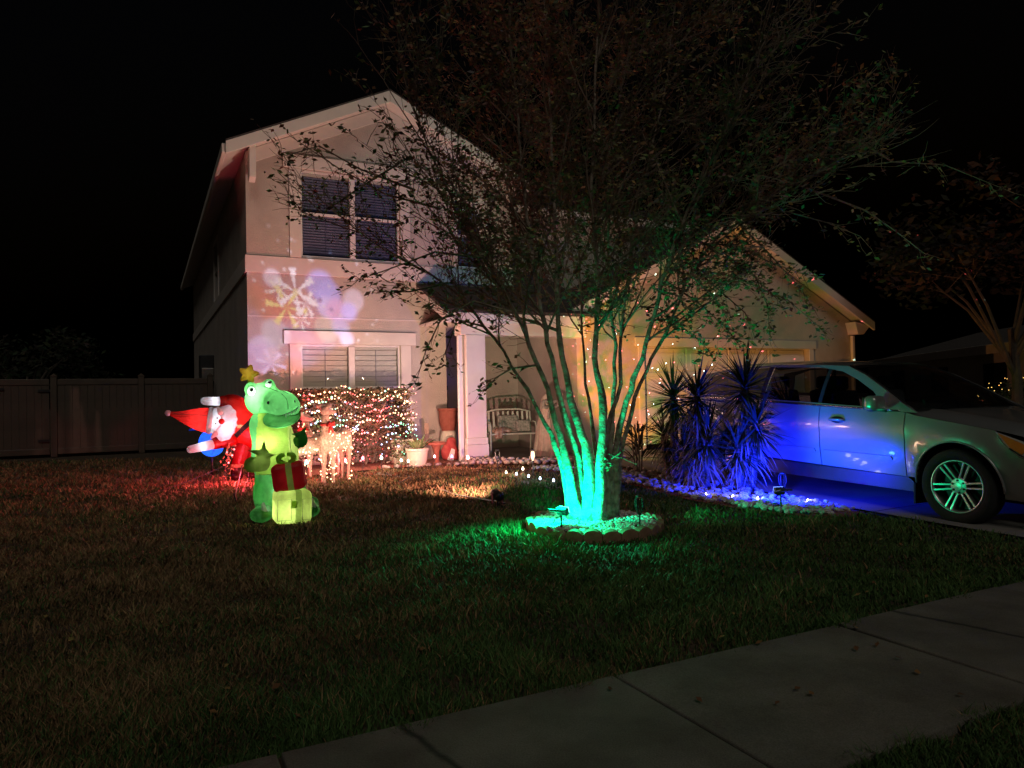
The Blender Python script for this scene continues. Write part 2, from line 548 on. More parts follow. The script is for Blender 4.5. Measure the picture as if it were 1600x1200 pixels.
# ================================================================== GROUND
def sheet(name, mtl, t0, t1, g0, g1, dz, nt_=10, ng=40, thick=0.0, parent=None):
    m = MB()
    for j in range(ng + 1):
        for i in range(nt_ + 1):
            p = on_ground(t0 + (t1 - t0) * i / nt_, g0 + (g1 - g0) * j / ng, dz)
            m.v.append(tuple(p))
    for j in range(ng):
        for i in range(nt_):
            a = j * (nt_ + 1) + i
            m.face([a, a + nt_ + 1, a + nt_ + 2, a + 1])
    return m.build(name, mtl, parent)

gm = MB()
xs = [-160, -60] + [-22 + 0.8 * i for i in range(56)] + [60, 160]
ys = [-60, -10] + [0.4 * i for i in range(50)] + [25, 40, 80, 260]
for y in ys:
    for x in xs:
        gm.v.append((x, y, gz(y) - 0.012))
for j in range(len(ys) - 1):
    for i in range(len(xs) - 1):
        a = j * len(xs) + i
        gm.face([a, a + 1, a + len(xs) + 1, a + len(xs)])
tag(gm.build('ground', M['soil']), kind='structure')

DRV0 = 5.30                                    # left edge of the driveway along the house front
drv = thing('driveway', kind='structure')
for k in range(4):
    for a, b in ((DRV0, 7.9), (7.92, 10.5), (10.52, 13.3)):
        g0 = 1.25 + 2.3 * k
        s = sheet('slab', M['concrete_dark'], a, b, g0, g0 + 2.285, 0.022, 4, 6, parent=drv)
swk = thing('sidewalk', kind='structure')
SW0, SW1 = 10.45, 11.52
edges = [0.37 + 1.52 * k for k in range(-9, 10)]
for i, (a, b) in enumerate(zip(edges[:-1], edges[1:])):
    m = MB()
    h = 0.028 + 0.006 * rnd.random()
    j = 0.008
    ps = [on_ground(a + j, SW0, 0), on_ground(b - j, SW0, 0), on_ground(b - j, SW1, 0), on_ground(a + j, SW1, 0)]
    up = lambda q, z: Vector((q.x, q.y, z + rnd.uniform(-.003, .003)))
    m.hexa([up(q, -0.08) for q in reversed(ps)] + [up(q, h) for q in reversed(ps)])
    m.build('slab', M['concrete'], swk, bevel=0.008)
kb = MB()
for k in range(12):
    a, b = -20 + 3.5 * k, -16.52 + 3.5 * k
    p = [hp(a, 12.75, -0.2), hp(b, 12.75, -0.2), hp(b, 12.6, -0.2), hp(a, 12.6, -0.2)]
    kb.hexa(p + [Vector((q.x, q.y, 0.0)) for q in p])
tag(kb.build('kerb', M['concrete'], bevel=0.02), kind='structure')
rd = MB()
p = [hp(-40, 19, -0.008), hp(40, 19, -0.008), hp(40, 12.75, -0.008), hp(-40, 12.75, -0.008)]
rd.add(p, [(0, 1, 2, 3)])
tag(rd.build('road', M['asphalt']), kind='structure')

# ---- grass: real blades
RING = Vector((0.80, 7.32, 0)); RING_R = 0.63
def in_blue_bed(t, g):
    # rock bed between lawn and driveway
    return 2.9 < g < 8.15 and (t > 5.02 - 0.55 * max(0, 1 - ((g - 6.4) / 1.75) ** 2) ** .5 - (0.25 if g < 5.5 else 0))
def bed_front(t):
    # how far the planting beds reach from the house front (g)
    if t < 0.2: return 0.25
    if t < 3.2: return 1.55 + 0.12 * math.sin(t * 2.2)
    return 1.75 + 0.95 * min(1.0, (t - 3.2) / 1.8) + 0.1 * math.sin(t * 3)
NB = 420000
def sample(n):
    Y = 2.2 * (15.5 / 2.2) ** nrg.random(n)             # log: density per picture area roughly even
    X = (nrg.random(n) * 2 - 1) * 0.78 * Y
    return X, Y
X, Y = sample(NB)
q = np.stack([X - HO.x, Y - HO.y], axis=1)
T = q @ np.array([RT.x, RT.y]); G = -(q @ np.array([DD.x, DD.y]))
keep = (G > 0.05) | (T < -0.1)
bf = np.array([bed_front(t) for t in np.linspace(-10, 8, 400)])
keep &= ~((T > 0) & (G < np.interp(T, np.linspace(-10, 8, 400), bf)))
keep &= T < DRV0 - 0.03 + 0.05 * np.sin(G * 5)
wob = 0.035 * np.sin(T * 7.1) + 0.03 * np.sin(T * 17.3)
keep &= ~((G > SW0 + wob + 0.02) & (G < SW1 + wob - 0.01))
keep &= G < 12.6
keep &= (X - RING.x) ** 2 + (Y - RING.y) ** 2 > (RING_R + 0.05) ** 2
ib = (G > 3.2) & (G < 8.15) & (T > 4.98 - 0.75 * np.sqrt(np.maximum(0, 1 - ((G - 6.3) / 1.85) ** 2)) - np.where(G < 5.4, (5.4 - G) * 0.45, 0))
keep &= ~ib
keep &= nrg.random(NB) < np.clip(0.80 + 0.35 * np.sin(X * 2.1 + 1.3 * np.sin(Y * 1.7)) * np.sin(Y * 2.6 + np.sin(X * 1.1)) + .3 * np.sin(X * 7.7 + Y) * np.sin(Y * 6.9), 0.22, 1)
X, Y, T, G = X[keep], Y[keep], T[keep], G[keep]
n = len(X)
dist = Y
pn = np.sin(X * 3.3 + 2 * np.sin(Y * 2.1)) * np.sin(Y * 3.9 + 1.5 * np.sin(X * 2.7)) + .6 * np.sin(X * 9.1 + Y * 3) * np.sin(Y * 8.3 - X * 2)
hgt = (0.026 + 0.034 * nrg.random(n)) * (1 + .42 * pn) * np.where(nrg.random(n) < .06, 1.5, 1.0)
wid = np.clip(0.0010 * dist, 0.0032, 0.010) * (0.7 + 0.6 * nrg.random(n))
ang = nrg.random(n) * 2 * np.pi
lean = 0.25 + 0.75 * nrg.random(n)
la = nrg.random(n) * 2 * np.pi
Z = gzn(Y) - 0.012
bx, by = np.cos(ang) * wid, np.sin(ang) * wid
lx, ly = np.cos(la) * lean * hgt, np.sin(la) * lean * hgt
V = np.empty((n, 5, 3))
V[:, 0] = np.stack([X - bx, Y - by, Z], 1)
V[:, 1] = np.stack([X + bx, Y + by, Z], 1)
V[:, 2] = np.stack([X + bx * .7 + lx * .35, Y + by * .7 + ly * .35, Z + hgt * .6], 1)
V[:, 3] = np.stack([X - bx * .7 + lx * .35, Y - by * .7 + ly * .35, Z + hgt * .6], 1)
V[:, 4] = np.stack([X + lx, Y + ly, Z + hgt], 1)
me = bpy.data.meshes.new('grass')
me.vertices.add(n * 5)
me.vertices.foreach_set('co', V.ravel())
li = (np.arange(n)[:, None] * 5 + np.array([0, 1, 2, 3, 3, 2, 4])).ravel()
me.loops.add(n * 7)
me.loops.foreach_set('vertex_index', li.astype(np.int32))
me.polygons.add(n * 2)
st = np.empty((n, 2), dtype=np.int32); st[:, 0] = np.arange(n) * 7; st[:, 1] = st[:, 0] + 4
me.polygons.foreach_set('loop_start', st.ravel())
me.materials.append(M['grass'])
# dormant straw towards the house and the left, greener by the tree and the street
gn = (1 / (1 + np.exp(-(2.3 * (X + 0.55) + 0.30 * (6.9 - Y) * 2))))
gn = np.clip(gn * 0.85 + 0.10 + 0.35 * np.sin(X * 1.9 + np.sin(Y * 2.3)) * np.sin(Y * 1.6 - X) * 0.6, 0.04, 0.97)
isg = nrg.random(n) < gn
v = ((0.55 + 0.8 * nrg.random(n)) * (1 + .28 * pn))[:, None]
cg = np.array([0.062, 0.120, 0.032]) * v
cb = np.where((nrg.random(n) < .5)[:, None], np.array([0.26, 0.165, 0.080]), np.array([0.17, 0.105, 0.055])) * v
cc = np.where(isg[:, None], cg, cb)
col = np.ones((n, 2, 4), dtype=np.float32)
col[:, :, :3] = cc[:, None, :]
a_ = me.attributes.new('tint', 'FLOAT_COLOR', 'FACE')
a_.data.foreach_set('color', col.ravel())
me.update(calc_edges=True)
me.validate()
tag(link('grass', me), kind='stuff')

# fallen leaves on the lawn
lm = MB()
for k in range(260):
    y = 3.0 + 8.5 * rnd.random() ** 1.3
    x = rnd.uniform(-.7, .62) * y
    t, g = tg(x, y)
    if g < 2.0 or t > DRV0 + .2 or (SW0 < g < SW1 and rnd.random() < .6): continue
    c = Vector((x, y, gz(y) + 0.045 if not SW0 < g < SW1 else 0.045))
    a = rnd.random() * 6.28
    u = Vector((math.cos(a), math.sin(a), rnd.uniform(-.4, .4))) * rnd.uniform(.014, .028)
    s = Vector((-math.sin(a), math.cos(a), rnd.uniform(-.4, .4))) * rnd.uniform(.008, .015)
    lm.col = rnd.choice([(.22, .12, .05), (.16, .08, .04), (.28, .19, .07), (.12, .07, .04)])
    lm.add([c - u, c + s, c + u, c - s + Vector((0, 0, .006))], [(0, 1, 2), (0, 2, 3)])
tag(lm.build('fallen_leaves', M['dead']), kind='stuff')

# ================================================================== HOUSE
H = thing('house', 'two storey pale stucco house with a street facing gable and an attached gabled garage', 'house', HO, TH)
def sl(m, a, b, h, y0, y1, up=0.0):
    (t0, z0), (t1, z1) = a, b
    m.hexa([(t0, y0, z0 - h + up), (t1, y0, z1 - h + up), (t1, y1, z1 - h + up), (t0, y1, z0 - h + up),
            (t0, y0, z0 + up), (t1, y0, z1 + up), (t1, y1, z1 + up), (t0, y1, z0 + up)])
WU = (0.93, 2.79, 3.95, 5.54)        # upper window opening t0 t1 z0 z1
WL = (0.90, 2.76, 1.02, 2.37)
WS = (3.98, 4.52, 3.95, 5.24)
rect = lambda q: [(q[0], q[2]), (q[1], q[2]), (q[1], q[3]), (q[0], q[3])]
plate([(0, 0), (3.7, 0), (3.7, 2.75), (5.2, 2.75), (5.2, 5.64), (2.5, 6.92), (0, 5.745)], [rect(WU), rect(WL), rect(WS)], 0.0, 0.2).build('front_wall', M['stucco'], H)
# left side wall with a narrow upper window
sw = plate([(0.2, 0), (16, 0), (16, 5.74), (0.2, 5.74)], [[(5.4, 3.95), (6.5, 3.95), (6.5, 5.3), (5.4, 5.3)]], 0.0, 0.2)
sw.v = [(p[1], p[0], p[2]) for p in sw.v]
sw.build('side_wall', M['stucco'], H)
part_box('entry_wall', M['stucco'], H, 3.5, 3.7, 0.2, 1.6, 0, 2.75)
part_box('back_wall', M['stucco'], H, 3.5, 6.3, 1.6, 1.8, 0, 2.75)
part_box('garage_side_wall', M['stucco'], H, 6.1, 6.3, -0.8, 1.6, 0, 2.95)
part_box('wing_wall', M['stucco'], H, 5.2, 10.7, 1.5, 1.7, 2.7, 5.56)
plate([(6.1, 0), (7.75, 0), (7.75, 2.35), (12.65, 2.35), (12.65, 0), (14.25, 0), (14.25, 3.02), (10.2, 5.06), (6.1, 2.99)], [], -1.0, -0.8).build('garage_wall', M['stucco'], H)
part_box('garage_end_wall', M['stucco'], H, 14.05, 14.25, -0.8, 8, 0, 3.0)
part_box('rear_wall', M['stucco'], H, 0, 14.2, 15.8, 16, 0, 5.5)
# main roof
m = MB()
RZ = 7.10
zl = RZ - 0.47 * 2.86; zr = RZ - 0.47 * 2.9
sl(m, (-0.36, zl), (2.5, RZ), 0.05, -0.46, 16.2); sl(m, (2.5, RZ), (5.4, zr), 0.05, -0.46, 16.2)
m.build('roof', M['shingle'], H)
m = MB()
sl(m, (-0.34, zl), (2.5, RZ - .01), 0.11, -0.40, 16.1, -0.052); sl(m, (2.5, RZ - .01), (5.38, zr), 0.11, -0.40, 16.1, -0.052)
m.build('soffit', M['soffit'], H)
m = MB()
sl(m, (-0.36, zl), (2.498, RZ), 0.21, -0.462, -0.402, -0.03); sl(m, (2.502, RZ), (5.4, zr), 0.21, -0.462, -0.402, -0.03)
m.build('fascia', M['trim'], H, bevel=0.006)
m = MB()
m.box(-0.42, -0.343, -0.40, 16.1, zl - 0.22, zl - 0.05)
m.build('gutter', M['trim'], H, bevel=0.02)
m = MB()
sl(m, (0.0, 5.745), (2.498, 6.918), 0.25, -0.035, -0.003); sl(m, (2.502, 6.918), (5.2, 5.645), 0.25, -0.035, -0.003)
m.build('frieze_board', M['trim'], H, bevel=0.005)
m = MB()      # perforated vent strip of the soffit, a row of small slots
for k in range(60):
    f = (k + .5) / 60
    t = -0.25 + 2.7 * f
    z = RZ - 0.47 * (2.5 - t) - 0.168
    m.box(t - .012, t + .012, -0.26, -0.20, z - .004, z + .02, Matrix.Rotation(-math.atan(.47), 3, 'Y'))
m.build('vent_strip', M['black'], H)
m = MB()
m.hexa([(0.02, -0.36, 5.20), (0.13, -0.36, 5.20), (0.13, -0.20, 5.14), (0.02, -0.20, 5.14), (0.02, -0.40, 5.72), (0.13, -0.40, 5.77), (0.13, -0.04, 5.77), (0.02, -0.04, 5.72)])
m.build('bracket', M['trim'], H, bevel=0.01)
# belt course and control joint
m = MB()
m.box(-0.03, 5.2, -0.032, 0.0, 3.62, 3.92)
m.box(-0.032, 0.0, 0.002, 16, 3.62, 3.90)
m.build('belt_trim', M['trim'], H, bevel=0.006)
m = MB(); m.box(0.0, 3.7, -0.008, 0.004, 2.845, 2.865)
m.build('control_joint', M['trim'], H)
part_box('corner_board', M['trim'], H, -0.018, 0.10, -0.018, -0.001, 2.9, 3.62) if False else None

def slat_mesh(wd, dp, th, tilt):
    m = MB()
    m.box(-wd / 2, wd / 2, -dp / 2, dp / 2, -th / 2, th / 2, Matrix.Rotation(R(tilt), 3, 'X'), (0, 0, 0))
    return m.mesh('slat', M['blind'])
def window(name, q, mull, rail, trim=0.2, header=0.24, over=0.1, frame_mat='vinyl', slats=None, sill=True, dark=False):
    t0, t1, z0, z1 = q
    wdw = thing(name, loc=(0, 0, 0)); wdw.parent = H
    m = MB()
    m.box(t0 - trim, t0, -0.045, -0.002, z0 - 0.02, z1 + .0)
    m.box(t1, t1 + trim, -0.045, -0.002, z0 - 0.02, z1 + .0)
    m.box(t0 - trim - over, t1 + trim + over, -0.06, -0.002, z1 + 0.002, z1 + header)
    m.build('casing', M['trim'], wdw, bevel=0.006)
    if sill:
        m = MB(); m.box(t0 - trim - .04, t1 + trim + .04, -0.075, -0.002, z0 - .10, z0 - .022)
        m.build('sill', M['trim'], wdw, bevel=0.008)
    m = MB()
    f = 0.035
    m.box(t0, t0 + f, 0.03, 0.10, z0, z1); m.box(t1 - f, t1, 0.03, 0.10, z0, z1)
    m.box(t0 + f, t1 - f, 0.03, 0.10, z0, z0 + f); m.box(t0 + f, t1 - f, 0.03, 0.10, z1 - f, z1)
    bays = [(t0 + f, t1 - f)]
    if mull:
        m.box(mull[0], mull[1], 0.0, 0.10, z0 + f, z1 - f)
        bays = [(t0 + f, mull[0]), (mull[1], t1 - f)]
    for a, b in bays:
        m.box(a, b, 0.025, 0.095, rail - .022, rail + .022)
    m.build('frame', M[frame_mat], wdw, bevel=0.004)
    for a, b in bays:
        for lo, hi in ((z0 + f, rail - .022), (rail + .022, z1 - f)):
            g = MB(); g.box(a, b, 0.060, 0.066, lo, hi)
            g.build('pane', M['pane'], wdw)
    if slats:
        pitch, dp, th, tilt, single = slats
        for a, b in bays:
            me_ = slat_mesh(b - a - 0.012, dp, th, tilt)
            nn = int((z1 - z0 - 0.12) / pitch)
            if single:
                for k in range(nn):
                    link('slat', me_, wdw, ((a + b) / 2, 0.125, z1 - 0.09 - pitch * (k + .5)), (rnd.uniform(-.03, .03), rnd.uniform(-.004, .004), 0))
            else:
                mm = MB()
                for k in range(nn):
                    z = z1 - 0.09 - pitch * (k + .5)
                    mm.box(a + .006, b - .006, 0.125 - dp / 2, 0.125 + dp / 2, z - th / 2, z + th / 2, Matrix.Rotation(R(tilt + rnd.uniform(-3, 3)), 3, 'X'))
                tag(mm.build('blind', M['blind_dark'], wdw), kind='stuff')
            mm = MB()
            mm.box(a + .004, b - .004, 0.10, 0.15, z1 - .085, z1 - .036)
            mm.build('head_rail', M['blind'], wdw)
            for s in ((a + b) / 2,):
                mm = MB(); mm.tube([(s, 0.098, z1 - .08), (s, 0.098, z0 + .1)], 0.0035, 4)
                mm.build('blind_cord', M['blind_dark'], wdw)
    m = MB(); m.box(t0, t1, 0.19, 0.195, z0, z1)
    m.build('room_darkness', M['black'], wdw) if False else None
    return wdw
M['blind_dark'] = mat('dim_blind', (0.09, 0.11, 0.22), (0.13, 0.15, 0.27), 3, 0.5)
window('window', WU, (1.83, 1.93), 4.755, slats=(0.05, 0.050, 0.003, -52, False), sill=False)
window('window', WL, (1.77, 1.88), 1.58, slats=(0.098, 0.098, 0.005, -68, True))
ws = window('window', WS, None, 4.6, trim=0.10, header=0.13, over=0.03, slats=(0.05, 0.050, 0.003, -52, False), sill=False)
# added glowing strips imitating white reflections at the top of the small window
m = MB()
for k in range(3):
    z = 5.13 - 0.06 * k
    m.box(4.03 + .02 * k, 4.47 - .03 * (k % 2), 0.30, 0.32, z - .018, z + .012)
m.build('glint_strip', glow('glint_glow', (0.95, 0.92, 1.0), 5), ws)
m = MB()
for (a, b, c, d) in ((3.75, 4.75, 3.7, 5.4), (0.3, 3.4, 3.7, 5.7), (0.3, 3.4, 0.6, 2.6)):
    m.box(a, b, 1.4, 1.45, c, d)
m.build('room_wall', M['stucco'], H)
wn_ = MB()
wn_.box(0.06, 0.08, 5.4, 6.5, 3.95, 5.3)
wn_.build('side_pane', M['glass'], H)
wn_ = MB()
for a in (5.3, 6.5):
    wn_.box(-.03, -.002, a, a + .1, 3.9, 5.4)
wn_.box(-.03, -.002, 5.402, 6.498, 5.3, 5.4); wn_.box(0.0, .05, 5.402, 6.498, 4.6, 4.65)
wn_.build('side_window_casing', M['trim'], H)

# wing roof and eave
m = MB()
def slope_y(m, t0, t1, ya, za, yb, zb, h, up=0.0):
    m.hexa([(t0, ya, za - h + up), (t1, ya, za - h + up), (t1, yb, zb - h + up), (t0, yb, zb - h + up),
            (t0, ya, za + up), (t1, ya, za + up), (t1, yb, zb + up), (t0, yb, zb + up)])
slope_y(m, 5.0, 11.0, 1.10, 5.72, 7.0, 8.0, 0.05)
m.build('roof', M['shingle'], H)
m = MB(); m.box(5.0, 10.9, 1.16, 1.50, 5.56, 5.62); m.box(5.4, 10.99, 1.10, 1.155, 5.50, 5.67)
m.build('eave_board', M['trim'], H, bevel=0.005)
part_box('wing_end_wall', M['stucco'], H, 10.5, 10.7, 1.7, 8.0, 2.7, 5.56)
# porch
m = MB()
slope_y(m, 3.10, 5.2, -1.52, 2.92, 0.0, 3.58, 0.05)
slope_y(m, 5.2, 6.62, -1.52, 2.92, 1.5, 4.24, 0.05)
m.build('porch_roof', M['shingle'], H)
m = MB()
m.box(3.12, 6.0, -1.50, -1.44, 2.68, 2.865)
slope_y(m, 3.10, 3.15, -1.44, 2.90, -0.004, 3.53, 0.16)
m.build('porch_fascia', M['trim'], H, bevel=0.006)
part_box('porch_ceiling', M['soffit'], H, 3.15, 6.1, -1.44, 1.6, 2.745, 2.775)
part_box('porch_beam', M['trim'], H, 3.45, 6.1, -1.36, -1.06, 2.48, 2.742, 0.006)
part_box('porch_floor', M['porch'], H, 3.35, 6.098, -1.75, 1.6, 0.02, 0.195, 0.02)
col_ = thing('column'); col_.parent = H
part_box('shaft', M['trim'], col_, 3.54, 3.92, -1.38, -1.02, 0.62, 2.478, 0.01)
part_box('plinth', M['trim'], col_, 3.515, 3.945, -1.405, -0.995, 0.17, 0.50, 0.008)
part_box('plinth_cap', M['trim'], col_, 3.525, 3.935, -1.395, -1.005, 0.502, 0.62, 0.008)
part_box('downspout', M['vinyl'], H, 3.42, 3.50, -1.30, -1.22, 0.2, 2.475, 0.012)
dr = thing('front_door'); dr.parent = H
part_box('door_leaf', M['door'], dr, 4.22, 5.12, 1.555, 1.598, 0.20, 2.23, 0.004)
m = MB()
m.box(4.10, 4.218, 1.54, 1.598, 0.20, 2.34); m.box(5.122, 5.24, 1.54, 1.598, 0.20, 2.34); m.box(4.22, 5.12, 1.54, 1.598, 2.232, 2.34)
m.build('door_frame', M['trim'], dr, bevel=0.005)
m = MB()
for (a, b, c, d) in ((4.33, 4.63, .4, 1.0), (4.71, 5.01, .4, 1.0), (4.33, 4.63, 1.15, 2.1), (4.71, 5.01, 1.15, 2.1)):
    m.box(a, b, 1.545, 1.556, c, d)
m.build('door_panel', M['door'], dr, bevel=0.01)
m = MB()
m.box(4.27, 4.32, 1.53, 1.556, 1.05, 1.30); m.tube([(4.295, 1.53, 1.12), (4.295, 1.48, 1.12), (4.39, 1.47, 1.12)], 0.013, 6)
m.box(4.262, 4.33, 1.53, 1.556, 1.52, 1.62)
m.build('door_handle', M['black'], dr)
m = MB(); m.box(3.702, 3.715, 0.6, 0.72, 1.28, 1.42)
m.build('doorbell', M['black'], H)
# garage
m = MB()
GA, GZ, GS = 10.2, 5.25, 0.50
sl(m, (GA - 4.40, GZ - 4.4 * GS), (GA, GZ), 0.05, -1.36, 8.2); sl(m, (GA, GZ), (GA + 4.40, GZ - 4.4 * GS), 0.05, -1.36, 8.2)
m.build('garage_roof', M['shingle'], H)
m = MB()
sl(m, (GA - 4.38, GZ - 4.39 * GS), (GA, GZ - .01), 0.10, -1.30, 8.1, -0.052); sl(m, (GA, GZ - .01), (GA + 4.38, GZ - 4.39 * GS), 0.10, -1.30, 8.1, -0.052)
m.build('garage_soffit', M['soffit'], H)
m = MB()
sl(m, (GA - 4.40, GZ - 4.4 * GS), (GA - .002, GZ), 0.20, -1.362, -1.302, -0.03); sl(m, (GA + .002, GZ), (GA + 4.40, GZ - 4.4 * GS), 0.20, -1.362, -1.302, -0.03)
m.build('garage_fascia', M['trim'], H, bevel=0.006)
m = MB()
m.hexa([(14.05, -1.30, 2.72), (14.27, -1.30, 2.72), (14.27, -1.005, 2.72), (14.05, -1.005, 2.72), (13.95, -1.30, 3.02), (14.52, -1.30, 2.95), (14.52, -1.005, 2.95), (13.95, -1.005, 3.02)])
m.build('eave_return', M['trim'], H, bevel=0.01)
part_box('downspout', M['vinyl'], H, 14.12, 14.20, -1.09, -1.01, 0.2, 2.7, 0.012)
gd = thing('garage_door'); gd.parent = H
part_box('door_backing', M['vinyl'], gd, 7.75, 12.65, -0.86, -0.83, 0.28, 2.35)
pm = MB(); pm.box(-.585, .585, -.02, 0.0, -.235, .235); pm.box(-.48, .48, -.032, -.0205, -.14, .14)
pmm = pm.mesh('panel', M['vinyl'])
for i in range(4):
    for j in range(4):
        o = link('panel', pmm, gd, (7.75 + 1.225 * (i + .5), -0.862, 0.30 + 0.51 * (j + .5)))
        b = o.modifiers.new('bevel', 'BEVEL'); b.width = 0.012; b.segments = 2
m = MB()
m.box(7.60, 7.748, -1.03, -1.002, 0.2, 2.35); m.box(12.652, 12.80, -1.03, -1.002, 0.2, 2.35); m.box(7.52, 12.88, -1.04, -1.002, 2.352, 2.54)
m.build('garage_casing', M['trim'], H, bevel=0.006)
ln = thing('wall_lantern'); ln.parent = H
m = MB(); m.box(13.28, 13.40, -1.03, -1.002, 1.75, 2.0); m.tube([(13.34, -1.03, 1.95), (13.34, -1.12, 2.02), (13.34, -1.13, 1.96)], 0.012, 6); m.lathe([(0.02, .34), (.09, .30), (.08, .27)], 6, (13.34, -1.13, 1.68)); m.lathe([(0.05, 0), (.06, .02), (.06, .03)], 6, (13.34, -1.13, 1.68))
m.build('lantern_body', M['black'], ln)
m = MB(); m.lathe([(0.05, .03), (.075, .27)], 6, (13.34, -1.13, 1.68))
m.build('lantern_glass', M['glass'], ln)
# loose ground round the house: mulch bed and porch edging soil
m = MB()
tt = [0.05 + 0.2 * k for k in range(28)]
for t in tt:
    for f in (0, .33, .66, 1.0):
        g = 0.02 + (bed_front(t) - .02) * f if t < 3.3 else 1.5 + (bed_front(t) - 1.5) * f
        p = on_ground(t, g, 0.016 + (0.05 if 0 < f < 1 else 0) * rnd.random())
        m.v.append(tuple(p))
for i in range(len(tt) - 1):
    for j in range(3):
        a = i * 4 + j
        m.face([a, a + 1, a + 5, a + 4])
tag(m.build('mulch_bed', M['mulch'], smooth=True), kind='structure')

# ================================================================== FENCE
FE = thing('fence', 'dim tan vinyl privacy fence with a gate running from the house to the left edge', 'fence', on_ground(-0.15, -6.4, 0), TH)
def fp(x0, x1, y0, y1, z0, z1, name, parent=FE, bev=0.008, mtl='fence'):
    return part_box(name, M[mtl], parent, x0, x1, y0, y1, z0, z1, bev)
posts = [0.0, -1.55, -3.35, -4.55, -6.4, -8.25, -10.1, -12.0]
for i, x in enumerate(posts):
    fp(x - .065, x + .065, -.065, .065, 0, 1.86, 'post')
    m = MB(); m.add([(x - .08, -.08, 1.86), (x + .08, -.08, 1.86), (x + .08, .08, 1.86), (x - .08, .08, 1.86), (x, 0, 1.93)], [(0, 1, 4), (1, 2, 4), (2, 3, 4), (3, 0, 4), (3, 2, 1, 0)])
    m.build('post_cap', M['fence'], FE)
bm_ = None
for x1, x0 in zip(posts[:-1], posts[1:]):
    a, b = x0 + .068, x1 - .068
    gate = (x1 == -3.35)
    par = FE
    if gate:
        par = thing('gate'); par.parent = FE
        a += .02; b -= .02
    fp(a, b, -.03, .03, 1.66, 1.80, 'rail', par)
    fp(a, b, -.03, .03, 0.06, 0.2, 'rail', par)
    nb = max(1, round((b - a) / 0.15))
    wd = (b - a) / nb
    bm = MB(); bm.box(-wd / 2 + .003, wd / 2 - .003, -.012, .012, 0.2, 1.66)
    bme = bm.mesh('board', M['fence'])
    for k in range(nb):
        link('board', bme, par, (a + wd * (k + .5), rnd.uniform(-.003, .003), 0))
    if gate:
        m = MB()
        for z in (.35, 1.5):
            h_ = MB(); h_.box(b - .22, b + .05, -.045, -.032, z, z + .06); h_.build('hinge', M['black'], par)
        m.box(a + .02, a + .16, -.05, -.031, 1.55, 1.60); m.box(a + .05, a + .08, -.05, -.031, 1.46, 1.548)
        m.build('latch', M['black'], par)
# meter box on the side wall
mb_ = thing('utility_box', 'dark metal utility box mounted on the left side wall above the fence', 'utility box', hp(-0.0, -7.3, 1.85), TH)
part_box('box_body', M['black'], mb_, -0.34, -0.002, -.25, .25, 0, .75, 0.02)
part_box('box_cover', M['metal'], mb_, -0.30, -0.02, -.268, -.252, .06, .40, 0.01)

# ================================================================== FAR THINGS
def leaf_cloud(m, c, r, n, size, cols, drop=0.0):
    for _ in range(n):
        while True:
            q = Vector((rnd.uniform(-1, 1), rnd.uniform(-1, 1), rnd.uniform(-1, 1)))
            if q.length <= 1: break
        q = q * (0.35 + 0.65 * rnd.random() ** 0.3) 
        p = Vector((c[0] + q.x * r[0], c[1] + q.y * r[1], c[2] + q.z * r[2] - drop * (q.x * q.x + q.y * q.y)))
        a = rnd.random() * 6.28
        s = size * rnd.uniform(.6, 1.4)
        u = Vector((math.cos(a), math.sin(a), rnd.uniform(-1, .6))).normalized() * s
        v_ = u.cross(Vector((rnd.uniform(-1, 1), rnd.uniform(-1, 1), rnd.uniform(-.3, 1)))).normalized() * s * .42
        m.col = tuple(x * rnd.uniform(.7, 1.3) for x in rnd.choice(cols))
        m.add([p - u, p + v_, p + u, p - v_], [(0, 1, 2, 3)])
M['dim_bark'] = mat('dim_bark', (.05, .04, .032), (.08, .065, .05), 8, .95)
def small_tree(name, label, x, y, h, r, leafn, cols, group=None, size=.10):
    t = thing(name, label, 'tree', (x, y, gz(y)), 0, group)
    tm, lm_ = MB(), MB()
    tm.tube([(0, 0, 0), (.05, .03, h * .25), (0, .1, h * .45)], [.13, .10, .07], 8)
    for k in range(9):
        a = 6.28 * k / 9 + rnd.random()
        e = Vector((math.cos(a) * r * .75, math.sin(a) * r * .75, h * (.55 + .4 * rnd.random())))
        s = Vector((.03, .05, h * (.25 + .2 * rnd.random())))
        mid = (s + e) / 2 + Vector((0, 0, .25))
        tm.tube([s, mid, e], [.05, .03, .012], 5)
        for q in range(4):
            f = e + Vector((rnd.uniform(-1, 1), rnd.uniform(-1, 1), rnd.uniform(-.6, .6))) * r * .45
            tm.tube([mid.lerp(e, .5), f], [.012, .005], 3)
            leaf_cloud(lm_, f, (r * .32, r * .32, r * .26), leafn // 45, size, cols)
        leaf_cloud(lm_, e, (r * .36, r * .36, r * .3), leafn // 45, size, cols)
    tm.build('trunk', M['dim_bark'], t)
    tag(lm_.build('foliage', M['tint'], t), kind='stuff')
    return t
small_tree('tree', 'dark bushy tree at the right edge beyond the driveway in front of the neighbouring house', 10.8, 15.5, 5.4, 2.3, 5200, [(.026, .020, .016), (.020, .018, .014), (.032, .022, .018)])
small_tree('tree', 'black silhouette of a tree behind the vinyl fence at far left', -15.5, 23, 3.4, 2.0, 2400, [(.02, .03, .015), (.03, .03, .02)])
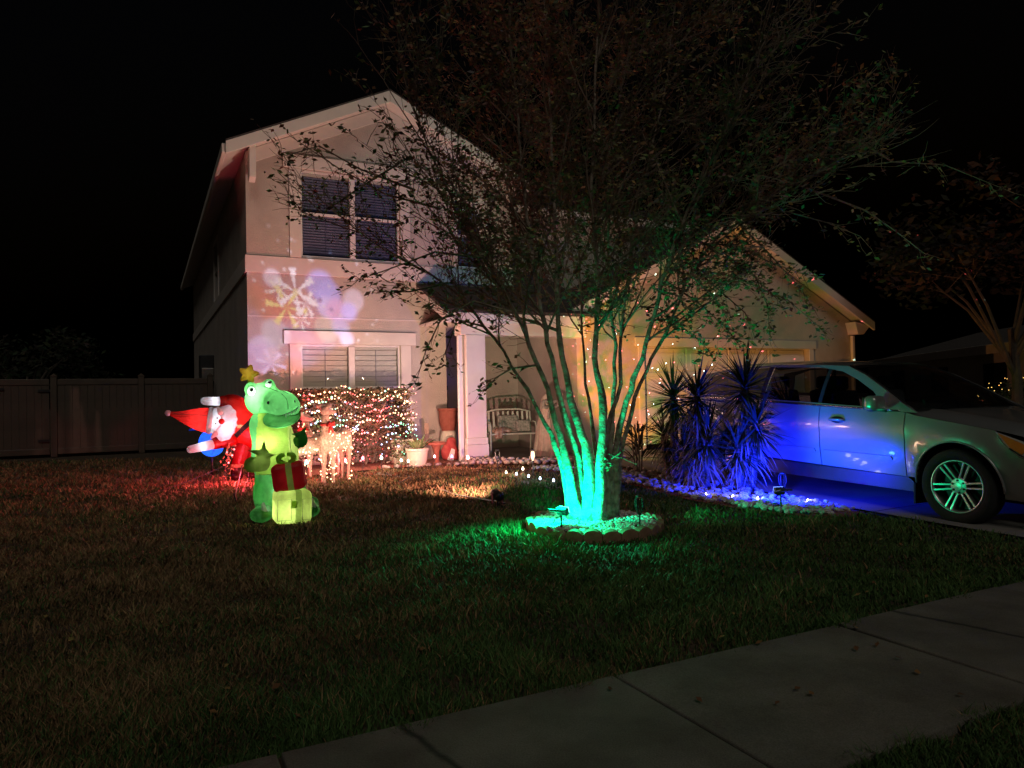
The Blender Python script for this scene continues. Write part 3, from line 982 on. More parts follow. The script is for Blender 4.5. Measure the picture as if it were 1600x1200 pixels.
# neighbouring house to the right: low hip roof and brown wall
NH = thing('neighbouring_house', 'low single storey neighbouring house seen past the car roof at right', 'house', (16.4, 23, 0.1), math.atan2(15, 2.2) )
part_box('wall', M['stucco'], NH, 0.4, 16, -9, -0.4, 0, 2.5)
m = MB(); m.hexa([(-.2, -9.5, 2.55), (16.5, -9.5, 2.55), (16.5, 0.1, 2.55), (-.2, 0.1, 2.55), (3, -5.5, 3.9), (13, -5.5, 3.9), (13, -4.5, 3.9), (3, -4.5, 3.9)])
m.build('roof', M['shingle'], NH)
part_box('fascia', M['trim'], NH, -.2, 16.5, 0.1, 0.16, 2.4, 2.72, 0.01)
for a in (2.0, 6.5, 11.0):
    part_box('window', M['glass'], NH, a, a + 1.6, -0.39, -0.36, 0.9, 2.1, 0.01)
# clipped bush with gold lights in front of it
NBH = thing('shrub', 'dark shrub wound with gold lights beyond the car bonnet', 'shrub', (14.6, 20.6, 0.1))
m = MB()
leaf_cloud(m, (0, 0, .75), (1.5, .9, .75), 1500, .07, [(.04, .05, .02), (.06, .05, .025)])
tag(m.build('foliage', M['tint'], NBH), kind='stuff')
m = MB(); m.tube([(0, 0, 0), (0, 0, .7)], .05, 6); m.build('stem', M['twig'], NBH)
NL = thing('string_lights', 'gold string lights wound over the shrub beyond the car bonnet', 'string lights', (14.6, 20.6, 0.1))
m = MB()
gp = []
for k in range(60):
    a = rnd.uniform(math.pi, 2 * math.pi); q = rnd.uniform(.1, 1.3)
    p = (1.55 * math.cos(a) * math.sin(q), .95 * math.sin(a) * math.sin(q), .75 + .8 * math.cos(q))
    m.octa(p, .016); gp.append(p)
tag(m.build('bulb', glow('gold_bulb', (1, .6, .15), 1.6), NL), kind='stuff')
m = MB(); m.tube(gp[:20], .004, 3, False); m.build('wire', M['cord'], NL)
lamp('gold_glow', 'POINT', (0, -1.1, .5), 1.2, (1, .6, .25), NL, .25)
# ================================================================== TREE (crape myrtle, many stems)
TR = thing('tree', 'tall crape myrtle with many slender stems lit green from below in a stone ring', 'tree', (0.80, 7.50, gz(7.5)))
T0 = Vector(TR.location)
stems = [   # pixels of the stem's line in the photograph, base depth offset, depth offset at the top, base radius
    ([(900, 815), (888, 735), (868, 660), (848, 590), (806, 490), (755, 400), (700, 300), (650, 190)], -.10, -.9, .056),
    ([(908, 815), (902, 720), (880, 640), (862, 560), (840, 460), (828, 370), (815, 250), (800, 90), (790, -40)], .06, -.5, .056),
    ([(920, 815), (918, 715), (898, 645), (880, 560), (870, 450), (866, 330), (858, 150), (850, 0)], -.12, .5, .066),
    ([(936, 815), (940, 705), (942, 620), (930, 560), (934, 450), (925, 330), (930, 120), (940, -60)], -.13, -.2, .066),
    ([(952, 815), (953, 700), (958, 640), (961, 540), (950, 420), (955, 250), (985, 60)], -.02, .9, .048),
    ([(930, 810), (930, 700), (916, 600), (909, 520), (904, 400), (890, 250), (880, 60)], .12, 1.1, .030),
    ([(957, 812), (966, 690), (985, 610), (1010, 540), (1036, 440), (1075, 330), (1140, 190), (1190, 60)], .04, -.6, .052),
    ([(960, 812), (974, 690), (1000, 600), (1040, 520), (1085, 420), (1150, 340), (1250, 285), (1380, 235)], .10, .3, .036),
    ([(893, 812), (878, 735), (852, 660), (812, 590), (758, 510), (690, 440), (600, 390), (520, 330)], .05, -.2, .040),
    ([(948, 812), (948, 690), (968, 600), (972, 490), (996, 340), (1042, 120), (1060, -30)], -.05, .2, .040),
]
branch_m, twig_m, leaf_m = MB(), MB(), MB()
LC = [(.18, .15, .09), (.23, .165, .085), (.16, .16, .075), (.14, .165, .075), (.30, .23, .10), (.17, .13, .09)]
def leaf(c, size, d=None):
    a = rnd.random() * 6.28
    u = Vector((math.cos(a), math.sin(a), rnd.uniform(-.9, .4))).normalized() * size
    v_ = u.cross(Vector((rnd.uniform(-1, 1), rnd.uniform(-1, 1), rnd.uniform(.2, 1)))).normalized() * size * .45
    leaf_m.col = tuple(x * rnd.uniform(.7, 1.35) for x in rnd.choice(LC))
    leaf_m.add([c - u, c + v_ - u * .1, c + u, c - v_ - u * .1], [(0, 1, 2), (0, 2, 3)])
def wander(p, d, L, k, jit, up=0.0):
    pts = [p.copy()]
    for i in range(k):
        d = (d + Vector((rnd.uniform(-jit, jit), rnd.uniform(-jit, jit), rnd.uniform(-jit, jit) + up))).normalized()
        pts.append(pts[-1] + d * (L / k))
    return pts, d
def inside_crown(p):
    q = p + T0 - Vector((0.85, 7.6, 3.9))
    return (q.x / 3.45) ** 2 + (q.y / 2.6) ** 2 + (q.z / 2.75) ** 2 < 1.0
def clear_low(p):      # keep the low middle of the vase open
    return p.z > 1.55 + 0.0 * p.x
def twigs(pts, d, level):
    for i in range(1, len(pts)):
        for _ in range(1 if rnd.random() < .55 else 2):
            a = pts[i - 1].lerp(pts[i], rnd.random())
            dd_ = (d + Vector((rnd.uniform(-1, 1), rnd.uniform(-1, 1), rnd.uniform(-.55, .8)))).normalized()
            L = rnd.uniform(.14, .34)
            tp, td = wander(a, dd_, L, 3, .28, .02)
            if not inside_crown(tp[-1]): continue
            twig_m.tube(tp, [.0042, .0034, .0026, .0016], 3, False)
            dens = (.24 + .5 * max(0.0, math.sin(tp[-1].x * 3.1 + 1.7 * math.sin(tp[-1].z * 2.3)) * math.sin(tp[-1].y * 2.2 + tp[-1].z * 1.9) + .35)) * min(1.0, .25 + (tp[-1].z - 1.6) / 1.3)
            for q in range(rnd.randint(5, 10)):
                if rnd.random() < dens:
                    f = tp[rnd.randint(1, 3)]
                    leaf(f + Vector((rnd.uniform(-.04, .04), rnd.uniform(-.04, .04), rnd.uniform(-.04, .04))), rnd.uniform(.022, .042))
def branch(p, d, L, r):
    pts, d2 = wander(p, d, L, 6, .16, .035)
    if not inside_crown(pts[3]): return
    if pts[3].x < -1.25 - .35 * (pts[3].z - 2.4) and rnd.random() < .5: return
    rr = [r * (1 - .8 * i / 6) for i in range(7)]
    branch_m.tube(pts, rr, 4, False)
    for k in range(rnd.randint(4, 6)):
        i = rnd.randint(1, 6)
        a = pts[i - 1].lerp(pts[i], rnd.random())
        dd_ = (d2 + Vector((rnd.uniform(-.9, .9), rnd.uniform(-.9, .9), rnd.uniform(-.5, .8)))).normalized()
        tp, td = wander(a, dd_, rnd.uniform(.35, .8), 4, .2, .02)
        if not inside_crown(tp[2]): continue
        branch_m.tube(tp, [r * .35, r * .3, r * .24, r * .18, r * .1], 3, False)
        twigs(tp, td, 2)
    twigs(pts[3:], d2, 2)
for si, (pl, d0, d1, r0) in enumerate(stems):
    pts = []
    k = len(pl)
    for i, (x, y) in enumerate(pl):
        f = i / (k - 1)
        pts.append(at(x, y, 7.5 + d0 * (1 - f) + d1 * f * f) - T0)
    fine = []
    for i in range(k - 1):                       # Catmull-Rom for smooth stems
        p0, p1, p2, p3 = pts[max(i - 1, 0)], pts[i], pts[i + 1], pts[min(i + 2, k - 1)]
        for s in range(4):
            t = s / 4
            q = 0.5 * ((2 * p1) + (p2 - p0) * t + (2 * p0 - 5 * p1 + 4 * p2 - p3) * t * t + (3 * p1 - p0 - 3 * p2 + p3) * t ** 3)
            fine.append(q + Vector((rnd.uniform(-.014, .014), rnd.uniform(-.014, .014), 0)))
    fine.append(pts[-1])
    n_ = len(fine)
    rr = [max(.007, r0 * (.80 + .95 * math.exp(-max(0, fine[i].z) / .30)) * (1 - .88 * (i / (n_ - 1)) ** .85)) * rnd.choice((.93, .97, 1, 1.03, 1.13)) for i in range(n_)]
    m = MB(); m.tube(fine, rr, 10, True)
    m.build('stem', M['bark'], TR, smooth=True)
    for i in range(1, n_ - 1):
        if fine[i].z < 1.75: continue
        hi = min(1.0, (fine[i].z - 1.7) / 2.0)
        for _ in range(2 if rnd.random() < .15 + .85 * hi else 1):
            a = fine[i].lerp(fine[i + 1], rnd.random())
            out = Vector((a.x, a.y, 0))
            out = out.normalized() if out.length > .05 else Vector((1, 0, 0))
            t_ = (fine[i + 1] - fine[i]).normalized()
            d = (t_ * .8 + out * rnd.uniform(0, .7) + Vector((rnd.uniform(-.8, .8), rnd.uniform(-.8, .8), rnd.uniform(-.25, .6)))).normalized()
            branch(a, d, rnd.uniform(.6, 1.35), rr[i] * .42 + .004)
# long low boughs that hang over the lawn on the left, in front of the house, with bigger leaves at their ends
low = [([(800, 490), (740, 470), (690, 500), (665, 550), (650, 590)], -.7), ([(838, 570), (800, 575), (775, 590), (758, 608)], -.5),
       ([(755, 400), (680, 395), (610, 420), (560, 440)], -.9), ([(700, 440), (640, 455), (590, 455)], -.6), ([(755, 510), (715, 500), (700, 540), (690, 565)], -.4),
       ([(650, 300), (560, 260), (500, 230), (440, 250)], -.6), ([(690, 330), (600, 300), (520, 255), (455, 215)], -.3), ([(640, 240), (560, 300), (500, 330), (430, 265)], -.8),
       ([(1250, 285), (1350, 330), (1400, 360), (1440, 400)], .3), ([(1150, 340), (1230, 330), (1300, 345), (1340, 372)], .2), ([(1300, 190), (1400, 250), (1470, 260), (1590, 300)], .6)]
droop = [([(1085, 420), (1150, 430), (1230, 470), (1290, 520)], .5), ([(1040, 440), (1090, 470), (1130, 510), (1150, 540)], .2), ([(1150, 345), (1200, 400), (1250, 450), (1275, 490)], .7), ([(1075, 370), (1130, 395), (1190, 440), (1220, 480)], .4),
         ([(1010, 500), (1050, 500), (1090, 525), (1110, 550)], .0), ([(1040, 420), (1080, 430), (1120, 470), (1140, 500)], -.2), ([(1000, 480), (1030, 480), (1060, 510)], .3), ([(1100, 380), (1150, 380), (1210, 410), (1260, 430)], .1), ([(1020, 450), (1060, 460), (1085, 495)], -.3),
         ([(1130, 400), (1180, 430), (1200, 480), (1205, 520)], .6), ([(1060, 400), (1110, 440), (1160, 490), (1180, 525)], .3)]
for pl, dy in low + [(p, d) for p, d in droop]:
    dense = 11 if (pl, dy) in droop else 5
    pts = [at(x, y, 7.5 + dy) - T0 + Vector((0, rnd.uniform(-.1, .1), 0)) for x, y in pl]
    branch_m.tube(pts, [.012 - .009 * i / (len(pts) - 1) for i in range(len(pts))], 4, False)
    for i in range(1, len(pts)):
        for _ in range(dense):
            a = pts[i - 1].lerp(pts[i], rnd.random())
            tp, td = wander(a, (pts[i] - pts[i - 1]).normalized() + Vector((rnd.uniform(-.8, .8), rnd.uniform(-.8, .8), rnd.uniform(-.7, .5))), rnd.uniform(.12, .3), 3, .3)
            twig_m.tube(tp, [.004, .003, .002, .0014], 3, False)
            for q in range(4):
                leaf(tp[rnd.randint(1, 3)] + Vector((rnd.uniform(-.04, .04), rnd.uniform(-.04, .04), rnd.uniform(-.04, .04))), rnd.uniform(.022, .044))
# suckers and dead leaves at the foot
for k in range(12):
    a = rnd.uniform(-.4, 3.4)
    s = Vector((.12 + .08 * math.cos(a), -.12 + .1 * math.sin(a), .55 + .2 * rnd.random()))
    tp, td = wander(s, Vector((rnd.uniform(-1, 1), -.6, rnd.uniform(-.2, .8))).normalized(), rnd.uniform(.15, .4), 4, .3)
    twig_m.tube(tp, [.005, .004, .003, .002, .0015], 3, False)
    for q in range(3): leaf(tp[rnd.randint(2, 4)], .022)
tag(branch_m.build('branch', M['twig'], TR), kind='stuff')
tag(twig_m.build('twig', M['twig'], TR), kind='stuff')
tag(leaf_m.build('foliage', M['tint'], TR), kind='stuff')

# ---- ring of scalloped edging round the tree, filled with white pebbles
RG = thing('tree_ring', 'ring of brown scalloped edging blocks round the foot of the tree', 'edging', (RING.x, RING.y, gz(RING.y)))
def scallop():
    m = MB()
    half = math.pi / 24 * .97
    prof = []
    K = 10
    for i in range(K + 1):
        f = i / K
        prof.append((-half + 2 * half * f, 0.062 + 0.042 * math.sin(math.pi * f) ** .6))
    for r_ in (RING_R - .0, RING_R + .058):
        for a, h in prof:
            m.v.append((r_ * math.sin(a), -r_ * math.cos(a), -.03))
        for a, h in prof:
            hh = h - (.012 if r_ > RING_R else 0)
            m.v.append((r_ * math.sin(a), -r_ * math.cos(a), hh))
    n = K + 1
    for i in range(K):
        m.face([2 * n + i, 2 * n + i + 1, 3 * n + i + 1, 3 * n + i])
        m.face([i + 1, i, n + i, n + i + 1])
        m.face([n + i, 3 * n + i, 3 * n + i + 1, n + i + 1])
    m.face([0, 2 * n, 3 * n, n]); m.face([K, n + K, 3 * n + K, 2 * n + K])
    return m.mesh('edging_block', M['brick'])
sm_ = scallop()
for k in range(24):
    link('edging_block', sm_, RG, (0, 0, rnd.uniform(-.012, .008)), (rnd.uniform(-.02, .02), rnd.uniform(-.02, .02), 2 * math.pi * (k + .5) / 24))
def rock_at(m, c, r, flat=.7):
    """a small uneven stone"""
    rot = Euler((rnd.uniform(-.5, .5), rnd.uniform(-.5, .5), rnd.random() * 6.28)).to_matrix()
    s = (r * rnd.uniform(.8, 1.3), r * rnd.uniform(.7, 1.0), r * flat * rnd.uniform(.8, 1.1))
    b = len(m.v)
    ring = [(-.75, .62), (0, 1.0), (.72, .66)]
    for (z, q) in ring:
        for j in range(6):
            a = 6.283 * j / 6 + z
            j_ = rnd.uniform(.85, 1.12)
            p = rot @ Vector((math.cos(a) * q * j_ * s[0], math.sin(a) * q * j_ * s[1], z * s[2])) + Vector(c)
            m.v.append(tuple(p))
    for i in range(2):
        for j in range(6):
            j2 = (j + 1) % 6
            m.face([b + i * 6 + j, b + i * 6 + j2, b + i * 6 + 6 + j2, b + i * 6 + 6 + j])
    m.face([b + j for j in reversed(range(6))]); m.face([b + 12 + j for j in range(6)])
m = MB()
m.lathe([(RING_R, .03), (RING_R * .6, .045), (.02, .06)], 24, (RING.x, RING.y, gz(RING.y)))
tag(m.build('ring_soil', M['soil'], smooth=True), kind='structure')
m = MB()
for k in range(1500):
    a = rnd.random() * 6.283; q = (RING_R - .02) * math.sqrt(rnd.random())
    x, y = RING.x + q * math.cos(a), RING.y + q * math.sin(a)
    if (x - .83) ** 2 + (y - 7.5) ** 2 < .2 ** 2: continue
    g_ = rnd.uniform(.42, .68)
    m.col = (g_, g_ * .97, g_ * .9)
    rock_at(m, (x, y, gz(y) + .058 + .012 * rnd.random()), rnd.uniform(.011, .022))
tag(m.build('pebbles', M['rock'], smooth=False), kind='stuff')

# ================================================================== YUCCAS and the rock bed by the driveway
def blade(m, p, d, L, wd, droop, col, seg=4):
    d = Vector(d).normalized()
    s = d.cross(Vector((0, 0, 1)))
    if s.length < .05: s = Vector((1, 0, 0))
    s.normalize()
    q = Vector(p)
    m.col = col
    prev = None
    for i in range(seg + 1):
        f = i / seg
        wv = wd * (0.55 + 1.2 * f if f < .35 else 1.0 - .98 * ((f - .35) / .65) ** 1.3)
        up = s.cross(d)
        idx = len(m.v)
        m.v.append(tuple(q - s * wv)); m.v.append(tuple(q - up * wv * .45)); m.v.append(tuple(q + s * wv))
        if prev is not None:
            m.face([prev, prev + 1, idx + 1, idx]); m.face([prev + 1, prev + 2, idx + 2, idx + 1])
        prev = idx
        q = q + d * (L / seg)
        d = (d + Vector((0, 0, -droop * (0.4 + f)))).normalized()
def yucca(label, loc, heads):
    t = thing('yucca', label, 'yucca', loc, 0, 'spiky yuccas in the rock bed')
    fol, dead = MB(), MB()
    for (x, y, h, r, n) in heads:
        tr = MB()
        b0 = Vector((x * .35, y * .35, -.02))
        top = Vector((x, y, h))
        pts = [b0, b0.lerp(top, .35) + Vector((x * .08, 0, 0)), b0.lerp(top, .7), top]
        tr.tube(pts, [.075, .06, .055, .045], 8)
        for k in range(16):
            f = k / 16
            c = b0.lerp(top, f)
            tr.lathe([(.068, -.012), (.074, 0), (.062, .016)], 8, c)
        tr.build('trunk', M['bark_dark'], t, smooth=True)
        for k in range(n):
            el = math.asin(rnd.uniform(-.62, .985))
            a = rnd.random() * 6.283
            d = (math.cos(a) * math.cos(el), math.sin(a) * math.cos(el), math.sin(el))
            c = top + Vector((0, 0, .10 * math.sin(el) - .04))
            g_ = rnd.uniform(.7, 1.3)
            blade(fol, c, d, r * rnd.uniform(.55, 1.15), rnd.uniform(.011, .019), rnd.choice((.02, .05, .09, .2)) + .10 * max(0, -math.sin(el) + .3), (.040 * g_, .068 * g_, .030 * g_))
        for k in range(n // 2):
            a = rnd.random() * 6.283
            c = b0.lerp(top, rnd.uniform(.45, .95))
            g_ = rnd.uniform(.6, 1.3)
            blade(dead, c, (math.cos(a), math.sin(a), rnd.uniform(-1.2, -.2)), r * rnd.uniform(.6, 1.0), .012, .45, (.36 * g_, .31 * g_, .24 * g_))
    tag(fol.build('foliage', M['tint'], t), kind='stuff')
    tag(dead.build('dead_leaf', M['dead'], t), kind='stuff')
    return t
M['bark_dark'] = mat('fibrous_trunk', (0.10, 0.075, 0.055), (0.20, 0.16, 0.12), 20, 0.95, bscale=40, bstr=1.0, bdist=0.02)
def gp(x, y, dz=0.0): return Vector((x, y, gz(y) + dz))
yucca('green tinged yucca at the left of the clump nearest the tree', gp(2.30, 10.35), [(0, 0, 1.18, .56, 130), (-.12, .1, .62, .46, 80), (.2, -.1, .8, .45, 60)])
yucca('middle yucca of the clump with two dark rosettes and hanging dead leaves', gp(2.42, 9.40), [(-.02, 0, 1.22, .55, 150), (.08, -.1, .68, .52, 130), (-.18, .08, .5, .42, 70)])
yucca('tallest yucca at the right of the clump beside the silver car door', gp(2.93, 9.25), [(.05, 0, 1.33, .58, 160), (.16, -.08, .84, .5, 130), (-.1, -.1, .55, .45, 90)])

rb = MB()
soil_v = []
m = MB()
gg = [2.9 + .25 * k for k in range(22)]
for g in gg:
    t1 = DRV0 - .03
    t0 = 4.98 - 0.75 * math.sqrt(max(0, 1 - ((g - 6.3) / 1.85) ** 2)) - ((5.4 - g) * 0.45 if g < 5.4 else 0)
    for f in (0, .3, .65, 1):
        m.v.append(tuple(on_ground(t0 + (t1 - t0) * f, g, .004 + (.03 if 0 < f < 1 else 0))))
for i in range(len(gg) - 1):
    for j in range(3):
        a = i * 4 + j
        m.face([a, a + 4, a + 5, a + 1])
tag(m.build('rock_bed_soil', M['mulch'], smooth=True), kind='structure')
m = MB()
for k in range(900):
    g = rnd.uniform(3.0, 8.0)
    t1 = DRV0 - .08
    t0 = 5.02 - 0.75 * math.sqrt(max(0, 1 - ((g - 6.3) / 1.85) ** 2)) - ((5.4 - g) * 0.45 if g < 5.4 else 0)
    f = rnd.random() ** 1.3
    if f > .55 and g < 6.5 and rnd.random() < .6: continue
    p = on_ground(t0 + (t1 - t0) * f, g, .03 + .03 * rnd.random())
    g_ = rnd.uniform(.34, .62)
    m.col = (g_, g_ * .96, g_ * .9)
    rock_at(m, p, rnd.uniform(.022, .048))
tag(m.build('bed_rocks', M['rock']), kind='stuff')

# ---- border of round river rocks from the column to the tree, one by one
RB = thing('rock_border', 'curved border of pale round river rocks edging the porch bed', 'rock border', on_ground(3.6, 1.8, 0))
RB0 = Vector(RB.location)
rms = []
for k in range(10):
    mm = MB(); 
    c_ = rnd.choice([(.52, .44, .38), (.46, .40, .36), (.56, .50, .44), (.42, .34, .30)])
    mm.col = c_
    rock_at(mm, (0, 0, 0), .062, .72)
    rms.append(mm.mesh('rock', M['rock'], True))
cnt = 0
for row in range(3):
    t = 3.45
    while t < 5.25:
        g = bed_front(t) - .04 - .13 * row + rnd.uniform(-.02, .02)
        p = on_ground(t, g, .045 + .02 * row + rnd.uniform(-.01, .015)) - RB0
        s = rnd.uniform(.75, 1.15)
        link('rock', rnd.choice(rms), RB, p, (rnd.uniform(-.3, .3), rnd.uniform(-.3, .3), rnd.random() * 6.28), (s, s, s))
        t += .105 * s
        cnt += 1
# paler stones edging the bed under the window
RB2 = thing('stone_edging', 'low row of reddish stones edging the mulch under the window', 'stone edging', on_ground(1.8, 1.6, 0))
RB20 = Vector(RB2.location)
t = 2.0
while t < 3.5:
    s = rnd.uniform(.8, 1.35)
    p = on_ground(t, bed_front(min(t, 3.19)) + rnd.uniform(-.02, .02), .035) - RB20
    link('stone', rnd.choice(rms), RB2, p, (0, 0, rnd.random() * 6.28), (s * 1.25, s * .8, s * .75))
    t += .16 * s
# little rock pile behind the tree
m = MB()
for k in range(40):
    f = k / 39
    t = 5.0 + 1.2 * f
    p = on_ground(t, 2.35 + .05 * rnd.random(), .03 + .02 * rnd.random())
    m.col = (.45, .42, .38)
    rock_at(m, p, rnd.uniform(.03, .05))
tag(m.build('path_rocks', M['rock']), kind='stuff')

# ================================================================== HEDGE under the window
HG = thing('shrub', 'dense clipped hedge shrub under the lower window covered in lights', 'shrub', hp(1.6, .72, gz(12.5)), TH)
m = MB()
for k in range(14):
    x = rnd.uniform(-.85, .85)
    tp, _ = wander(Vector((x * .6, rnd.uniform(-.2, .2), -.02)), Vector((x * .4, rnd.uniform(-.3, .3), 1)).normalized(), 1.25, 5, .15)
    m.tube(tp, [.018, .015, .012, .009, .006, .003], 5)
    for q in range(5):
        tq, _ = wander(tp[rnd.randint(1, 4)], Vector((rnd.uniform(-1, 1), rnd.uniform(-1, .6), rnd.uniform(-.2, 1))).normalized(), .45, 3, .2)
        m.tube(tq, [.008, .006, .004, .002], 3)
m.build('branch', M['twig'], HG)
m = MB()
def hedge_point(surf):
    while True:
        x, y, z = rnd.uniform(-1, 1), rnd.uniform(-1, 1), rnd.uniform(0.12, 1)
        d = max(abs(x), abs(y), z)
        if surf and d < .86: continue
        if surf and z < .35 and y > -.4: continue
        return Vector((x * 1.0, y * .42, z * 1.36)) * 1.0
for k in range(9500):
    p = hedge_point(rnd.random() < .75)
    if p.z < .5 and rnd.random() < .45: continue
    p += Vector((rnd.gauss(0, .025), rnd.gauss(0, .025), rnd.gauss(0, .02)))
    a = rnd.random() * 6.28
    s = rnd.uniform(.022, .042)
    u = Vector((math.cos(a), math.sin(a), rnd.uniform(-.6, .9))).normalized() * s
    v_ = u.cross(Vector((rnd.uniform(-1, 1), rnd.uniform(-1, 1), rnd.uniform(-.2, 1)))).normalized() * s * .5
    b_ = rnd.uniform(.7, 1.3)
    c_ = rnd.choice([(.055, .045, .02), (.07, .042, .025), (.045, .05, .022), (.09, .05, .03)])
    m.col = tuple(q * b_ for q in c_)
    m.add([p - u, p + v_, p + u, p - v_], [(0, 1, 2), (0, 2, 3)])
tag(m.build('foliage', M['tint'], HG), kind='stuff')
# ================================================================== CAR
CAR_P = Vector((5.20, 7.52, 0.012))
CAR_A = math.atan2(-math.cos(R(25.0)), math.sin(R(25.0)))      # nose towards the street
CAR = thing('parked_car', 'silver crossover car parked nose out on the driveway lit blue along its doors', 'car', CAR_P, CAR_A)
CAR.rotation_euler = Euler((0, R(1.6), CAR_A))
def belt(x): return 1.075 + (-0.55 - x) * 0.028 if x < -0.55 else 1.075 - (x + .55) * 0.10
def hw(x):
    f = 0.965
    if x > .15: f -= 0.055 * ((x - .15) / .7) ** 2
    if x < -2.6: f -= 0.03 * ((-2.6 - x) / 1.5) ** 2
    return f
def side_y(x, z):
    b = belt(x)
    y = hw(x)
    if z > b - .10:
        y -= 0.02 * min(1, (z - b + .10) / .1)
    if z > b:
        q = z - b
        y -= 0.34 * q + .28 * q * q
    if z < .86: y -= 0.055 * ((.86 - z) / .5) ** 2
    # flared arches
    for cx in (0.0, -3.02):
        r = math.hypot(x - cx, z - .37)
        if z < 1.0: y += 0.030 * math.exp(-((r - .47) / .06) ** 2)
    # crease
    y += 0.010 * math.exp(-((z - .90) / .035) ** 2)
    return -y
def poly_panel(name, outline, mtl, parent, fn=side_y, step=.085, thick=.022, holes=(), off=0.0, smooth=True):
    def dense(loop):
        r = []
        for i in range(len(loop)):
            a, b = loop[i], loop[(i + 1) % len(loop)]
            n = max(1, int(math.hypot(b[0] - a[0], b[1] - a[1]) / step))
            r += [(a[0] + (b[0] - a[0]) * k / n, a[1] + (b[1] - a[1]) * k / n) for k in range(n)]
        return r
    loops = [dense(outline)] + [dense(h) for h in holes]
    def ins(p, loop):
        c = False
        for i in range(len(loop)):
            a, b = loop[i], loop[(i + 1) % len(loop)]
            if (a[1] > p[1]) != (b[1] > p[1]) and p[0] < (b[0] - a[0]) * (p[1] - a[1]) / (b[1] - a[1]) + a[0]: c = not c
        return c
    vs, es = [], []
    for lp in loops:
        b = len(vs); vs += [Vector(p) for p in lp]
        es += [(b + i, b + (i + 1) % len(lp)) for i in range(len(lp))]
    x0, x1 = min(p[0] for p in loops[0]), max(p[0] for p in loops[0])
    z0, z1 = min(p[1] for p in loops[0]), max(p[1] for p in loops[0])
    allp = [p for lp in loops for p in lp]
    i = 0
    x = x0 + step * .5
    while x < x1:
        z = z0 + step * .5
        while z < z1:
            if ins((x, z), loops[0]) and not any(ins((x, z), h) for h in loops[1:]) and min((x - p[0]) ** 2 + (z - p[1]) ** 2 for p in allp) > (step * .45) ** 2:
                vs.append(Vector((x, z)))
            z += step
        x += step
    ov, oe, of, _, _, _ = delaunay_2d_cdt(vs, es, [], 0, 1e-6)
    m = MB()
    k = len(ov)
    f3 = lambda p, o: (p[0], fn(p[0], p[1]) + o, p[1])
    m.v = [f3(p, off) for p in ov] + [f3(p, off + thick) for p in ov]
    for f in of:
        c = (sum(ov[i].x for i in f) / len(f), sum(ov[i].y for i in f) / len(f))
        if not ins(c, loops[0]) or any(ins(c, h) for h in loops[1:]): continue
        m.face(list(f))
    for lp in loops:
        idx = [min(range(k), key=lambda i: (ov[i].x - p[0]) ** 2 + (ov[i].y - p[1]) ** 2) for p in lp]
        for a, b in zip(idx, idx[1:] + idx[:1]):
            m.face([b, a, a + k, b + k])
    o = m.build(name, mtl, parent, smooth=smooth)
    md = o.modifiers.new('edges', 'EDGE_SPLIT'); md.split_angle = R(40)
    return o
WZ, AR = .37, .435
def arch(cx, a0, a1, n=22, r=AR): return [(cx + r * math.cos(R(a0 + (a1 - a0) * i / n)), WZ + r * math.sin(R(a0 + (a1 - a0) * i / n))) for i in range(n + 1)]
SB = .40
XS = -.555
g_ = .006
hoodz = lambda x: 1.055 - .13 * max(0, x + .5) - .09 * max(0, x - .2) ** 2
# front wing
poly_panel('front_wing', [(XS + g_, belt(XS))] + [(x, hoodz(x)) for x in (-.45, -.2, 0, .2, .36)] + [(.46, .80), (.56, .715), (.70, .66), (.80, .62), (.80, .30)] + arch(0, -9, 175) + [(XS + g_, SB)], M['paint'], CAR)
poly_panel('front_bumper', [(.705, .655), (.90, .655), (.96, .60), (.98, .45), (.92, .24), (.80, .24), (.805, .615)], M['paint'], CAR, fn=lambda x, z: -(0.93 - .9 * max(0, x - .55) ** 1.8 - .02 * abs(z - .6)))
X2, X3 = -1.66, -2.60
door1 = [(XS - g_, belt(XS)), (XS - g_, SB), (X2 + g_, SB + .01), (X2 + g_, belt(X2))]
d1 = poly_panel('front_door', door1[::-1], M['paint'], CAR)
d2 = poly_panel('rear_door', ([(X2 - g_, belt(X2)), (X2 - g_, SB + .01), (-2.50, SB + .02)] + [p for p in arch(-3.02, 30, 62, 6)] + [(X3 - .05, .95), (X3 - .05, belt(X3))])[::-1], M['paint'], CAR)
poly_panel('rear_quarter', ([(X3 - .058, belt(X3)), (X3 - .058, .95)] + arch(-3.02, 62, 185, 16) + [(-3.95, .36), (-4.12, .6), (-4.10, belt(-4.1))])[::-1], M['paint'], CAR)
for k, (a, b) in enumerate(((-1.40, d1), (-2.45, d2))):
    m = MB()
    yy = side_y(a, .955)
    m.tube([(a - .10, yy - .004, .955), (a - .07, yy - .045, .96), (a + .07, yy - .048, .962), (a + .10, yy - .004, .957)], [.013, .016, .016, .013], 8)
    m.build('door_handle', M['paint'], b, smooth=True)
    m = MB(); m.ball((a, yy + .010, .955), (.105, .022, .045), 10, 6); m.build('handle_recess', M['black'], b, smooth=True)
# protective strip along the doors
for (a, b, par) in ((-1.60, -.70, d1), (-2.38, -1.72, d2)):
    poly_panel('side_moulding', [(a, .535), (b - .05, .545), (b, .565), (b - .02, .60), (a, .595)], M['paint'], par, off=-.016, thick=.016, step=.1)
